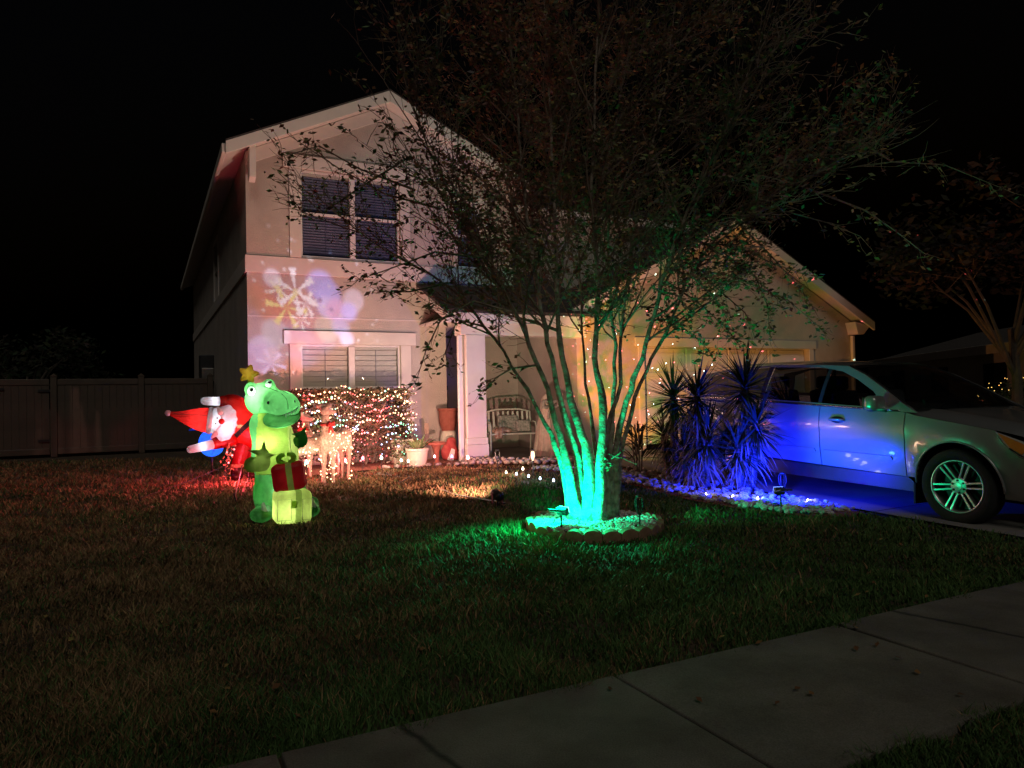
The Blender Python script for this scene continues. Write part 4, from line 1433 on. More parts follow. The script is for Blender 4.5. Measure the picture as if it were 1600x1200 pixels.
# greenhouse: pillars and roof rail in body colour, glass within
def roofz(x): return 1.635 - .055 * ((x + 2.55) / 1.3) ** 2
top = [(-.42, belt(-.45) + .01), (-.62, 1.17), (-.90, 1.33), (-1.18, 1.475), (-1.45, 1.578), (-1.8, roofz(-1.8) - .02), (-2.6, roofz(-2.6) - .02), (-3.4, roofz(-3.4) - .04), (-3.9, 1.50), (-4.12, 1.2), (-4.12, belt(-4.1) + .003)]
win = [(-.80, belt(-.8) + .03), (-1.0, 1.29), (-1.25, 1.42), (-1.50, 1.518), (-1.8, 1.565), (-2.6, 1.585), (-3.4, 1.55), (-3.72, 1.47), (-3.86, belt(-3.8) + .05)]
poly_panel('pillar_frame', top, M['paint'], CAR, holes=[win], step=.07)
sp = [-.80, -1.66, -2.62, -3.86]
wl = [(-.805, belt(-.8) + .035), (-1.0, 1.285), (-1.25, 1.415), (-1.50, 1.513), (-1.655, 1.535), (-1.655, belt(-1.65) + .032)]
poly_panel('side_window', wl, M['car_glass'], CAR, off=.014, thick=.004)
poly_panel('side_window', [(-1.715, belt(-1.7) + .032), (-1.715, 1.548), (-2.1, 1.575), (-2.58, 1.583), (-2.60, belt(-2.6) + .035)], M['car_glass'], CAR, off=.014, thick=.004)
poly_panel('side_window', [(-2.68, belt(-2.7) + .037), (-2.66, 1.58), (-3.4, 1.545), (-3.71, 1.465), (-3.85, belt(-3.8) + .055)], M['car_glass'], CAR, off=.014, thick=.004)
for (a, b, c, d) in ((-1.71, -1.66, 1.10, 1.56), (-2.67, -2.595, 1.12, 1.6)):
    poly_panel('door_pillar', [(a, c), (b, c), (b, d), (a, d)], M['black'], CAR, off=.006, thick=.004)
m = MB()
pts = [(x, side_y(x, belt(x) + .012) - .004, belt(x) + .012) for x in [-.62 - .16 * k for k in range(21)]]
m.tube(pts, .009, 6); m.build('belt_strip', M['chrome'], CAR, smooth=True)
# hood, windshield, roof: surfaces across the car
def across(name, mtl, xs, zf, wf, parent=CAR, n=14, smooth=True, thick=0.0, crown=.05):
    m = MB()
    for x in xs:
        W = wf(x)
        for j in range(n + 1):
            s = -1 + 2 * j / n
            m.v.append((x - .0 + 0.10 * (1 - s * s) * (1 if name in ('windshield', 'bonnet') else 0), s * W, zf(x, s)))
    for i in range(len(xs) - 1):
        for j in range(n):
            a = i * (n + 1) + j
            m.face([a, a + 1, a + n + 2, a + n + 1])
    return m.build(name, mtl, parent, smooth=smooth)
HX = [-.60, -.45, -.25, 0, .25, .45, .6, .72, .80]
def hood_zf(x, s):
    z = hoodz(min(x, .62)) + .002 - (max(0, x - .62) * 1.1)
    return z + .055 * (1 - s ** 4) + .018 * math.exp(-((abs(s) - .72) / .07) ** 2)
across('bonnet', M['paint'], HX, hood_zf, lambda x: -side_y(min(x, .6), hoodz(min(x, .6))) - .012 - .12 * max(0, x - .6))
m = MB()
for x in (-.60, -.595):
    pass
wx = [-.47, -.62, -.90, -1.18, -1.45]
wzf = {-.47: 1.085, -.62: 1.168, -.90: 1.328, -1.18: 1.473, -1.45: 1.575}
across('windshield', M['shield_glass'], wx, lambda x, s: wzf[x] + .03 * (1 - s * s), lambda x: -side_y(x, wzf[x]) - .035)
m = MB()
pts = [(x + .0, side_y(x, wzf[x]) + .034, wzf[x] + .004) for x in wx]
m.tube(pts, .012, 6); m.tube([(p[0], -p[1], p[2]) for p in pts], .012, 6)
m.build('windshield_seal', M['black'], CAR, smooth=True)
across('cowl', M['black'], [-.62, -.46], lambda x, s: 1.06 + .02 * (1 - s * s), lambda x: .86)
across('roof_panel', M['paint'], [-1.45, -1.6, -1.9, -2.4, -3.0, -3.5, -3.95], lambda x, s: (1.575 if x > -1.5 else roofz(x) - .015) + .045 * (1 - s ** 4), lambda x: -side_y(x, (1.575 if x > -1.5 else roofz(x) - .02)) + .0)
# mirrored far side, closed simply
m = MB()
fx = [.78, .4, 0, -.5, -1, -2, -3, -4.1]
for x in fx:
    for z in (.3, .7, belt(x)):
        m.v.append((x, -side_y(x, z), z))
for i in range(len(fx) - 1):
    for j in range(2):
        a = i * 3 + j
        m.face([a, a + 1, a + 4, a + 3])
m.build('far_side', M['paint'], CAR, smooth=True)
pf = poly_panel('far_pillar_frame', top, M['paint'], CAR, fn=lambda x, z: -side_y(x, z), holes=[win], step=.1)
# interior
it = MB()
it.box(-4.0, -.45, -.84, .84, .35, .55)
it.build('cabin_floor', M['seat'], CAR)
it = MB(); it.box(-.95, -.42, -.82, .82, .62, 1.03); it.build('dashboard', M['seat'], CAR, bevel=.05)
for y in (-.42, .42):
    for x in (-1.75, -2.7):
        st = MB()
        st.box(x, x + .5, y - .25, y + .25, .55, .72)
        st.box(x - .12, x + .05, y - .25, y + .25, .70, 1.28, Matrix.Rotation(R(-12), 3, 'Y'))
        st.box(x - .16, x - .04, y - .13, y + .13, 1.28, 1.46)
        st.build('seat', M['seat'], CAR, bevel=.04)
it = MB()
ring = [(-1.02 + .06 * math.sin(a), .42 + .19 * math.cos(a), 1.0 + .17 * math.sin(a)) for a in [6.283 * k / 18 for k in range(19)]]
it.tube(ring, .014, 6, False); it.tube([(-1.02, .42, 1.0), (-.85, .42, .92)], .03, 6); it.build('steering_wheel', M['black'], CAR)
it = MB(); it.box(-1.10, -1.06, -.11, .11, 1.40, 1.46); it.build('inside_mirror', M['black'], CAR, bevel=.01)
# lower cladding, sill, inner arches, floor
poly_panel('sill_cladding', [(-2.55, .23), (-2.55, .395), (XS, .392), (-.50, .36), (-.44, .25)], M['black'], CAR, fn=lambda x, z: -.90 - .02 * (z - .2), step=.1)
for cx in (0.0, -3.02):
    m = MB()
    aa = arch(cx, -12, 192, 26)
    for i, (x, z) in enumerate(aa):
        m.v.append((x, side_y(x, z) + .003, z)); m.v.append((x, -.58, z))
    for i in range(len(aa) - 1):
        m.face([2 * i, 2 * i + 1, 2 * i + 3, 2 * i + 2])
    bk = len(m.v)
    m.v.append((cx, -.58, WZ - .05))
    for i in range(len(aa) - 1): m.face([bk, 2 * i + 3, 2 * i + 1])
    m.build('wheel_arch', M['blackm'], CAR, smooth=False)
    m = MB()
    pts = [(x, side_y(x, z) - .003, z) for x, z in arch(cx, -2, 182, 30, AR + .004)]
    m.tube(pts, .010, 6); m.build('arch_lip', M['paint'], CAR, smooth=True)
it = MB(); it.box(-4.0, .75, -.56, .9, .22, .34); it.build('underbody', M['blackm'], CAR)
it = MB(); it.box(-.475, -.455, -.93, -.70, .13, .34)
it.build('mud_flap', M['blackm'], CAR)
it = MB(); it.box(.80, .92, -.80, .80, .24, .42); it.build('bumper_cladding', M['black'], CAR, bevel=.03)
# headlight
hl = thing('headlight'); hl.parent = CAR
def hl_y(x, z): return -(hw(min(x, .6)) - .9 * max(0, x - .6) ** 1.6)
poly_panel('lens', [(.372, hoodz(.36) - .012), (.60, .855), (.88, .79), (.88, .665), (.71, .668), (.565, .722), (.47, .80)], M['lens'], hl, fn=hl_y, off=-.004, thick=.02, step=.06)
poly_panel('indicator', [(.40, hoodz(.36) - .022), (.60, .838), (.66, .80), (.60, .735), (.50, .795)], M['amber'], hl, fn=hl_y, off=-.012, thick=.007, step=.05)
m = MB(); m.tube([(.50, hl_y(.5, 0) - .014, .787), (.585, hl_y(.585, 0) - .014, .728), (.72, hl_y(.72, 0) - .014, .675), (.88, hl_y(.86, 0) - .014, .67)], .007, 6); m.build('trim_strip', M['chrome'], hl)
m = MB(); m.ball((.74, -.80, .72), (.05, .05, .05), 10, 7); m.build('reflector', M['chrome'], hl, smooth=True)
# door mirror
mr = thing('door_mirror'); mr.parent = CAR
def fm(P):
    a = rbox(P, (-.80, -1.10, 1.165), (.075, .13, .085), .06, rot3('Z', 12))
    return su(a, cap(P, (-.78, -.90, 1.09), (-.80, -1.0, 1.12), .035, .04), .03)
me_ = sdf_mesh('mirror_shell', fm, (-1.0, -1.3, 1.0), (-.6, -.8, 1.32), .014, [M['paint'], M['black']], lambda c: (c[:, 2] < 1.095))
link('mirror_shell', me_, mr)
m = MB(); m.box(-.875, -.872, -1.20, -1.0, 1.10, 1.23); m.build('mirror_glass', M['chrome'], mr)
m = MB(); 
for k in range(5): m.box(-.727 + .004, -.722 + .004, -1.19 + .032 * k, -1.172 + .032 * k, 1.125, 1.133)
m.build('mirror_indicator', M['lens'], mr)
# wheels
def wheel(cx, side=-1):
    wt = thing('wheel'); wt.parent = CAR
    wt.location = (cx, side * .86, WZ)
    wt.rotation_euler = (0, 0, R(2) if cx == 0 else 0)
    ax = Matrix.Rotation(R(90), 3, 'X')          # local z -> -y (outwards)
    m = MB()
    m.lathe([(.262, -.10), (.30, -.115), (.345, -.11), (.366, -.085), (.372, -.03), (.372, .03), (.366, .085), (.352, .108), (.335, .116), (.30, .120), (.268, .108), (.258, .09)], 48, (0, 0, 0), ax, False)
    m.build('tyre', M['blackm'], wt, smooth=True)
    m = MB()
    n = 48
    prof = [(.262, .085), (.262, .104), (.252, .107), (.243, .098), (.236, .06), (.225, -.05)]
    b = 0
    for r_, z in prof:
        for j in range(n):
            a = 6.28319 * j / n
            q = ax @ Vector((r_ * math.cos(a), r_ * math.sin(a), z)); m.v.append(tuple(q))
    for i in range(len(prof) - 1):
        for j in range(n):
            j2 = (j + 1) % n
            m.face([i * n + j, i * n + j2, (i + 1) * n + j2, (i + 1) * n + j])
    m.build('rim', M['rim'], wt, smooth=True)
    m = MB(); m.lathe([(.235, -.04), (.235, -.02)], 32, (0, 0, 0), ax); m.build('brake_disc', M['black'], wt)
    for k in range(6):
        a = 6.28319 * k / 6 + R(8)
        u = Vector((math.cos(a), math.sin(a), 0)); v_ = Vector((-math.sin(a), math.cos(a), 0))
        m = MB()
        for s in (-1, 1):
            p = []
            for (r_, wv, off_, zt, zb) in ((.055, .013, .021, .072, .03), (.245, .014, .028, .098, .05)):
                c = u * r_ + v_ * off_ * s
                for (sw, z) in ((-wv, zb), (wv, zb), (wv * .7, zt), (-wv * .7, zt)):
                    p.append(ax @ (c + v_ * sw + Vector((0, 0, z))))
            m.add(p, [(0, 1, 2, 3), (7, 6, 5, 4), (0, 4, 5, 1), (1, 5, 6, 2), (2, 6, 7, 3), (3, 7, 4, 0)])
        m.build('spoke', M['rim'], wt, bevel=.003)
        c = u * .062; 
    m = MB(); m.lathe([(.085, .02), (.085, .065), (.075, .075), (.04, .078), (.036, .086), (.0, .088)], 24, (0, 0, 0), ax); m.build('hub', M['rim'], wt, smooth=False)
    nm = MB(); nm.lathe([(.011, .06), (.011, .083), (.004, .084)], 8, (0, 0, 0), ax); nme = nm.mesh('lug_nut', M['black'])
    for k in range(6):
        a = 6.28319 * k / 6 + R(38)
        q = ax @ Vector((.058 * math.cos(a), .058 * math.sin(a), 0)); link('lug_nut', nme, wt, q)
    return wt
wheel(0.0); wheel(-3.02)
for cx in (0, -3.02):
    wt = thing('wheel'); wt.parent = CAR; wt.location = (cx, .84, WZ)
    m = MB(); m.lathe([(.26, -.1), (.345, -.11), (.37, -.06), (.37, .06), (.345, .11), (.26, .1)], 32, (0, 0, 0), Matrix.Rotation(R(90), 3, 'X')); m.build('tyre', M['blackm'], wt, smooth=True)
# ================================================================== INFLATABLES
NY = {}
for k, c in {'green': (.16, .60, .19), 'lime': (.44, .70, .11), 'dark': (.09, .40, .10), 'white': (.82, .84, .86), 'yellow': (.70, .52, .05), 'red': (.62, .018, .014),
             'deepred': (.40, .010, .016), 'olive': (.24, .36, .07), 'blue': (.02, .12, .80), 'face': (.80, .84, .86), 'black': (.01, .01, .012), 'maroon': (.10, .012, .018), 'tan': (.62, .40, .22)}.items():
    NY[k] = nylon('nylon_' + k, c)
PRINT = mat('black_print', (.008, .009, .010), (.014, .015, .016), 8, .6)
PRINT_G = mat('green_print', (.012, .10, .035), (.018, .13, .045), 8, .6)
WPRINT = mat('white_print', (.75, .85, .78), (.8, .88, .82), 8, .6)
dp = gp(-2.64, 8.12)
DN = thing('inflatable_dinosaur', 'glowing green inflatable dinosaur with a yellow star on its head holding two gift boxes', 'inflatable', dp, math.atan2(2.52, 8.02))
def f_head(P):
    a = ell(P, (-.145, .03, 1.33), (.20, .21, .19))
    b = ell(P, (.055, -.17, 1.27), (.195, .21, .155), rot3('Y', 20))
    d = su(a, b, .08)
    d = su(d, ell(P, (-.265, -.06, 1.44), (.075, .06, .085), rot3('Y', -12)), .025)
    d = su(d, ell(P, (-.085, .0, 1.495), (.065, .06, .065)), .03)
    return d
def f_body(P):
    d = ell(P, (-.03, .03, .70), (.255, .23, .36))
    d = su(d, ell(P, (-.085, .03, 1.04), (.215, .19, .22)), .12)
    d = su(d, ell(P, (-.145, .03, .28), (.125, .14, .25)), .07)
    d = su(d, ell(P, (.17, .05, .28), (.13, .14, .25)), .07)
    return d
def body_mat(c):
    r = np.zeros(len(c), dtype=np.int32)
    r[(c[:, 2] > .505) & (c[:, 0] > -.235 + .08 * np.maximum(0, c[:, 2] - .75)) & (c[:, 1] < .06)] = 1
    r[(c[:, 0] > .12 - .05 * (c[:, 2] - .7)) & (c[:, 2] > .505) & (c[:, 1] < .06)] = 2
    return r
NY['palelime'] = nylon('nylon_palelime', (.60, .78, .20))
link('body', sdf_mesh('body', f_body, (-.45, -.4, -.02), (.45, .4, 1.32), .016, [NY['green'], NY['lime'], NY['palelime']], body_mat), DN)
def head_mat(c):
    k = np.zeros(len(c), dtype=np.int32)
    for (x, z, r) in ((-.268, 1.425, .046), (-.088, 1.500, .036)):
        k[(((c[:, 0] - x) / r) ** 2 + ((c[:, 2] - z) / (r * 1.2)) ** 2 < 1) & (c[:, 1] < -.01)] = 1
    return k
NY['eyewhite'] = nylon('nylon_eye', (.55, .85, .66), .8)
hd = link('head', sdf_mesh('head', f_head, (-.45, -.45, 1.0), (.35, .35, 1.65), .0105, [NY['green'], NY['eyewhite']], head_mat), DN)
f_jaw = lambda P: np.maximum(ell(P, (.05, -.14, 1.13), (.205, .20, .115), rot3('Y', -12)), -(f_head(P) - .006))
link('jaw', sdf_mesh('jaw', f_jaw, (-.3, -.4, .95), (.35, .2, 1.35), .0135, NY['dark']), DN)
# mouth line, teeth and seams follow the surface
def on_head(x, z, f=f_head, off=.004):
    y = surf_y(f, x, z)
    return None if y is None else Vector((x, y - off, z))
lip = [(-.22, 1.125), (-.16, 1.118), (-.10, 1.12), (-.04, 1.132), (.02, 1.148), (.08, 1.166), (.14, 1.188), (.19, 1.213), (.225, 1.245)]
lp = [p for p in (on_head(x, z) for x, z in lip) if p]
m = MB(); m.tube(lp, .0045, 5, False); m.build('mouth_seam', PRINT, hd)
for i in range(len(lp) - 1):
    for f in (.2, .7):
        p = lp[i].lerp(lp[i + 1], f)
        u = (lp[i + 1] - lp[i]).normalized() * .011
        m = MB(); m.add([p - u, p + u, p + Vector((0, -.010, -.040)), p + Vector((0, .006, -.006))], [(0, 2, 1), (0, 1, 3), (1, 2, 3), (2, 0, 3)]); m.build('tooth', WPRINT, hd)
jl = [p for p in (on_head(x, z, f_jaw) for x, z in [(-.14, 1.075), (-.08, 1.045), (-.01, 1.03), (.06, 1.03), (.13, 1.05), (.19, 1.085), (.225, 1.125)]) if p]
m = MB(); m.tube(jl, .004, 5, False); m.build('jaw_seam', PRINT, DN)
for seam in ([(-.19, 1.505), (-.13, 1.47), (-.06, 1.448), (0, 1.42), (.06, 1.38), (.10, 1.33), (.115, 1.27), (.115, 1.22)], [(-.175, 1.13), (-.19, 1.19), (-.17, 1.25)], [(.03, 1.43), (.075, 1.41), (.12, 1.385)]):
    sp_ = [p for p in (on_head(x, z) for x, z in seam) if p]
    if len(sp_) > 1:
        m = MB(); m.tube(sp_, .0035, 5, False); m.build('seam', PRINT_G, hd)
for (x, z, r) in ((-.268, 1.425, .046), (-.088, 1.500, .036)):
    p = on_head(x + .008, z + .012, off=-.002)
    ey = MB(); rim_ = [q for q in (on_head(x + r * 1.04 * math.cos(a), z + r * 1.24 * math.sin(a)) for a in [6.2832 * k / 20 for k in range(21)]) if q]
    ey.tube(rim_, .003, 4, False); eo = ey.build('eye_outline', PRINT_G, hd)
    pu = MB(); pu.ball(p, (.019, .008, .021), 10, 6); pu.build('pupil', PRINT, hd, smooth=True)
p = on_head(-.085, 1.295, off=0); m = MB(); m.ball(p, (.019, .008, .019), 10, 6); m.build('nostril', PRINT, hd, smooth=True)
p = on_head(.185, 1.30, off=0)
if p: m = MB(); m.ball(p, (.010, .010, .017), 10, 6); m.build('nostril', PRINT, hd, smooth=True)
sp_ = [Vector((x, surf_y(f_body, x, z) - .004, z)) for x, z in [(.135, 1.0), (.13, .9), (.135, .8), (.15, .68), (.165, .56)] if surf_y(f_body, x, z)]
m = MB(); m.tube(sp_, .003, 5, False); m.build('belly_seam', PRINT_G, DN)
sp_ = [Vector((x, surf_y(f_body, x, .505) - .003, .505)) for x in (-.2, -.15, -.1, -.05, 0, .05, .1, .15, .2) if surf_y(f_body, x, .505)]
m = MB(); m.tube(sp_, .003, 5, False); m.build('waist_seam', PRINT_G, DN)
def f_arm1(P):
    d = su(cap(P, (-.27, -.12, .62), (-.16, -.28, .63), .085, .075), ell(P, (-.145, -.29, .70), (.07, .05, .10)), .05)
    d = su(d, cap(P, (-.145, -.30, .76), (-.135, -.33, .885), .036, .006), .02)
    d = su(d, cap(P, (-.17, -.30, .755), (-.30, -.34, .79), .034, .006), .02)
    return su(d, cap(P, (-.12, -.30, .72), (-.02, -.34, .735), .034, .006), .02)
link('arm', sdf_mesh('arm', f_arm1, (-.42, -.42, .48), (.06, .05, .95), .0115, NY['olive']), DN)
def f_arm2(P):
    d = su(cap(P, (.20, .0, .84), (.25, -.12, .87), .06, .06), ell(P, (.255, -.13, .88), (.055, .05, .09)), .05)
    d = su(d, cap(P, (.255, -.14, .93), (.31, -.16, 1.03), .033, .006), .02)
    d = su(d, cap(P, (.24, -.15, .93), (.15, -.2, .945), .033, .006), .02)
    return su(d, cap(P, (.24, -.15, .86), (.215, -.17, .76), .03, .006), .02)
link('arm', sdf_mesh('arm', f_arm2, (.08, -.28, .68), (.40, .1, 1.1), .0115, NY['dark']), DN)
for (x, y, claws) in ((-.18, -.16, ((-.145, -.25),)), (.325, -.03, ((.37, -.12),))):
    o = link('foot', sdf_mesh('foot', lambda P: su(ell(P, (x, y, .075), (.12, .17, .085)), ell(P, (x + .03, y + .15, .12), (.09, .09, .09)), .06), (x - .2, y - .25, -.03), (x + .2, y + .3, .26), .016, NY['dark']), DN)
    for (cx, cy) in claws:
        link('claw', sdf_mesh('claw', lambda P: cap(P, (cx, cy, .10), (cx - .01, cy - .02, .205), .036, .018), (cx - .1, cy - .12, .02), (cx + .1, cy + .1, .27), .011, NY['white']), o)
link('tail', sdf_mesh('tail', lambda P: su(cap(P, (.05, .2, .4), (.1, .48, .14), .17, .09), cap(P, (.1, .48, .14), (.0, .75, .10), .09, .03), .06), (-.25, 0, -.02), (.35, .85, .62), .022, NY['green']), DN)
# star
st_ = thing('star'); st_.parent = DN; st_.location = (-.295, -.02, 1.615); st_.rotation_euler = (0, R(14), 0)
def f_star(P):
    a = np.arctan2(P[..., 0], P[..., 2]); r = np.hypot(P[..., 0], P[..., 2])
    q = .088 + .022 * np.cos(5 * a)
    return np.sqrt((r / q) ** 2 + (P[..., 1] / .05) ** 2) * .05 - .05
link('star_body', sdf_mesh('star_body', f_star, (-.13, -.07, -.13), (.13, .07, .13), .0095, NY['yellow']), st_)
m = MB(); m.tube([(.02, .0, -.07), (.06, .02, -.12), (.09, .03, -.15)], [.03, .022, .03], 8); m.build('star_stem', NY['lime'], st_, smooth=True)
# gift boxes
def gift(name, c, h, r, rot, mats, label, ribs):
    g = thing(name); g.parent = DN
    g.location = c; g.rotation_euler = rot
    f = lambda P: rbox(P, (0, 0, 0), h, r) + .0
    def mf(q):
        k = np.zeros(len(q), dtype=np.int32)
        k[np.abs(q[:, 0] - ribs) < .034] = 1
        return k
    link('box', sdf_mesh('box', f, (-h[0] - .04, -h[1] - .04, -h[2] - .04), (h[0] + .04, h[1] + .04, h[2] + .04), .0125, mats, mf), g)
    return g
g1 = gift('gift_box', (.115, -.33, .495), (.165, .15, .145), .05, (0, R(-7), R(-6)), [NY['deepred'], NY['olive']], None, .02)
g1['label'] = 'deep red gift box with a dark ribbon'
m = MB()
for s in (-1, 1):
    pts = [(s * (.015 + .065 * math.sin(a) ** 1), -.02, .15 + .045 * (1 - math.cos(a))) for a in [math.pi * k / 10 for k in range(11)]]
    m.tube(pts, [.02 + .012 * math.sin(math.pi * k / 10) for k in range(11)], 7)
m.build('bow', NY['lime'], g1, smooth=True)
g2 = gift('gift_box', (.14, -.34, .175), (.19, .17, .175), .06, (0, R(2), R(8)), [NY['palelime'], NY['olive']], None, .045)
g2['label'] = 'larger lime gift box with an olive ribbon'
m = MB()
for (cx, cz, w_, h_) in ((-.10, -.02, .07, .11), (.14, -.02, .055, .11)):
    y_ = -.1715
    pts = [(cx - w_, y_, cz - h_), (cx - w_, y_, cz + h_), (cx + w_, y_, cz + h_), (cx + w_, y_, cz - h_), (cx - w_, y_, cz - h_)]
    m.tube(pts, .003, 4, False)
m.build('seam', PRINT_G, g2)
m = MB(); m.box(-.035, .03, -.179, -.1715, .0, .075); m.build('care_label', NY['palelime'], g2)
WARMW = (1.0, .97, .86)
lamp('inner_lamp', 'POINT', (-.10, -.05, .84), 3.8, WARMW, DN, .05)
lamp('inner_lamp', 'POINT', (-.10, .02, 1.12), 2.08, WARMW, DN, .05)
lamp('inner_lamp', 'POINT', (-.19, -.06, 1.36), 4.0, WARMW, DN, .05)
lamp('inner_lamp', 'POINT', (.06, -.20, 1.30), 1.1, WARMW, DN, .04)
lamp('inner_lamp', 'POINT', (.08, -.36, .13), 2.5, WARMW, DN, .05)
lamp('inner_lamp', 'POINT', (.115, -.33, .495), 0.37, WARMW, DN, .05)
lamp('inner_lamp', 'POINT', (0.0, -.02, .30), 4.0, WARMW, DN, .05)
lamp('inner_lamp', 'POINT', (.05, -.16, 1.08), 1.8, WARMW, DN, .04)
lamp('inner_lamp', 'POINT', (-.295, -.02, 1.615), .10, WARMW, DN, .02)
lamp('inner_lamp', 'POINT', (-.16, -.27, .68), .25, WARMW, DN, .03)
for q in ((-.18, -.14, .09), (.325, -.02, .09)):
    lamp('inner_lamp', 'POINT', q, .25, WARMW, DN, .03)
# ---- Santa, slumped over to the left
sp0 = at(368, 742, 11.2)
SA = thing('inflatable_santa', 'glowing inflatable santa slumped sideways to the left with red hat and white beard', 'inflatable', (sp0.x, sp0.y, gz(sp0.y)), math.atan2(-sp0.x, sp0.y))
SS = .99
def f_torso(P):
    d = ell(P, (.10, .05, .90), (.25, .26, .38), rot3('Y', -18))
    d = su(d, ell(P, (.22, .05, .74), (.22, .24, .26)), .10)
    d = su(d, ell(P, (-.05, .0, 1.20), (.17, .15, .12)), .08)
    d = su(d, ell(P, (-.16, -.02, .60), (.17, .14, .10), rot3('Y', 14)), .08)
    return d
belt_ax = np.array([.72, 0, -.69])
def torso_mat(c):
    q = (c - np.array([.10, 0, .77])) @ belt_ax
    k = np.zeros(len(c), dtype=np.int32)
    k[np.abs(q) < .034] = 1
    k[q >= .034] = 2
    k[(np.abs(c[:, 2] - (.83 - .05 * (c[:, 0] - .1))) < .026) & (c[:, 0] > 0.03) & (q < -.034) & (c[:, 1] < 0)] = 3
    return k
link('torso', sdf_mesh('torso', f_torso, (-.4, -.3, .4), (.5, .4, 1.4), .017, [NY['red'], NY['black'], NY['red'], NY['tan']], torso_mat), SA)
link('leg', sdf_mesh('leg', lambda P: cap(P, (.14, .02, .60), (.03, .0, .22), .115, .095), (-.15, -.2, .08), (.32, .2, .78), .018, NY['deepred']), SA)
link('leg', sdf_mesh('leg', lambda P: cap(P, (.24, .12, .60), (.26, .12, .22), .115, .095), (.1, -.1, .08), (.42, .3, .78), .02, NY['deepred']), SA)
for x, y in ((.02, -.02), (.26, .10)):
    m = MB(); m.lathe([(.09, .19), (.108, .20), (.108, .235), (.09, .245)], 18, (x, y, 0)); m.build('boot_cuff', NY['tan'], SA, smooth=True)
    link('boot', sdf_mesh('boot', lambda P: su(cap(P, (x, y, .19), (x, y, .06), .085, .085), ell(P, (x - .02, y - .09, .055), (.08, .12, .06)), .04), (x - .2, y - .3, -.03), (x + .2, y + .15, .3), .016, NY['maroon']), SA)
# head parts: the head lies on its side, its crown to the left
def f_headS(P): return ell(P, (-.27, -.16, .92), (.17, .17, .20))
link('face', sdf_mesh('face', f_headS, (-.5, -.4, .65), (-.05, .1, 1.2), .015, NY['face']), SA)
def f_beard(P):
    a = np.arctan2(P[..., 2] - .89, P[..., 0] + .17)
    d = ell(P, (-.135, -.20, .885), (.165, .14, .275), rot3('Y', 9))
    d = d + .007 * np.cos(13 * a) * (np.hypot((P[..., 2] - .885) / 1.6, P[..., 0] + .135) > .135)
    return np.maximum(d, -(ell(P, (-.285, -.36, .925), (.105, .16, .125))))
link('beard', sdf_mesh('beard', f_beard, (-.38, -.42, .55), (.1, .02, 1.22), .0125, NY['white']), SA)
for (a, b) in (((-.20, -.36, 1.05), (-.235, -.33, 1.13)), ((-.275, -.33, .73), (-.33, -.30, .67))):
    link('moustache', sdf_mesh('moustache', lambda P: cap(P, a, b, .042, .016), (min(a[0], b[0]) - .07, -.45, min(a[2], b[2]) - .07), (max(a[0], b[0]) + .07, -.22, max(a[2], b[2]) + .07), .0105, NY['white']), SA)
m = MB(); m.ball((-.185, -.36, .915), (.042, .042, .042), 14, 8); m.build('nose', NY['red'], SA, smooth=True)
for (x, z) in ((-.245, .965), (-.268, .885)):
    y = surf_y(f_headS, x, z)
    m = MB(); m.ball((x, y - .002, z), (.012, .008, .012), 10, 6); m.build('eye', PRINT, SA, smooth=True)
hx = Matrix(((-.985, 0, .12), (0, 1, 0), (-.12, 0, -.985)))     # hat axis to the left and a little up
axis = Vector((-.985, 0, .13)).normalized()
q_ = axis.to_track_quat('Z', 'Y').to_matrix()
bc = Vector((-.345, -.13, .93))
m = MB(); m.lathe([(.188, -.035), (.205, -.012), (.207, .016), (.19, .038), (.17, .045)], 30, bc, q_); m.build('hat_band', NY['white'], SA, smooth=True)
m = MB()
prof = [(.185, .04), (.182, .10), (.165, .18), (.135, .27), (.10, .36), (.068, .44), (.043, .51), (.03, .555)]
b = 0
n = 30
for i, (r_, z) in enumerate(prof):
    c_ = bc + q_ @ Vector((0, 0, z)) + Vector((0, 0, .065 * (z / .55) ** 2 - .02 * (z / .5)))
    for j in range(n):
        a = 6.28319 * j / n
        m.v.append(tuple(c_ + q_ @ Vector((r_ * math.cos(a), r_ * math.sin(a), 0))))
for i in range(len(prof) - 1):
    for j in range(n):
        j2 = (j + 1) % n
        m.face([i * n + j, i * n + j2, (i + 1) * n + j2, (i + 1) * n + j])
hat = m.build('hat', NY['red'], SA, smooth=True)
m = MB()
pts = []
for i, (r_, z) in enumerate(prof[:-1]):
    c_ = bc + q_ @ Vector((0, 0, z)) + Vector((0, 0, .065 * (z / .55) ** 2 - .02 * (z / .5)))
    pts.append(c_ + Vector((0, -r_ * .93 - .003, r_ * .40)))
m.tube(pts, .0035, 5, False); m.build('seam', PRINT, hat)
tip = bc + axis * .585 + Vector((0, 0, .05))
m = MB(); m.ball(tip, (.045, .045, .045), 12, 8); m.build('pompom', NY['white'], SA, smooth=True)
link('arm', sdf_mesh('arm', lambda P: cap(P, (.0, -.02, 1.20), (-.16, -.06, 1.215), .095, .088), (-.32, -.2, 1.05), (.15, .15, 1.35), .016, NY['red']), SA)
link('mitten', sdf_mesh('mitten', lambda P: cap(P, (-.19, -.07, 1.215), (-.42, -.07, 1.225), .068, .062), (-.55, -.2, 1.1), (-.1, .05, 1.33), .0125, NY['white']), SA)
link('arm', sdf_mesh('arm', lambda P: cap(P, (-.05, -.06, .62), (-.28, -.12, .575), .10, .085), (-.45, -.3, .42), (.1, .1, .78), .016, NY['red']), SA)
link('mitten', sdf_mesh('mitten', lambda P: cap(P, (-.33, -.14, .565), (-.62, -.16, .505), .074, .058), (-.75, -.3, .38), (-.2, 0, .7), .0125, NY['white']), SA)
m = MB()
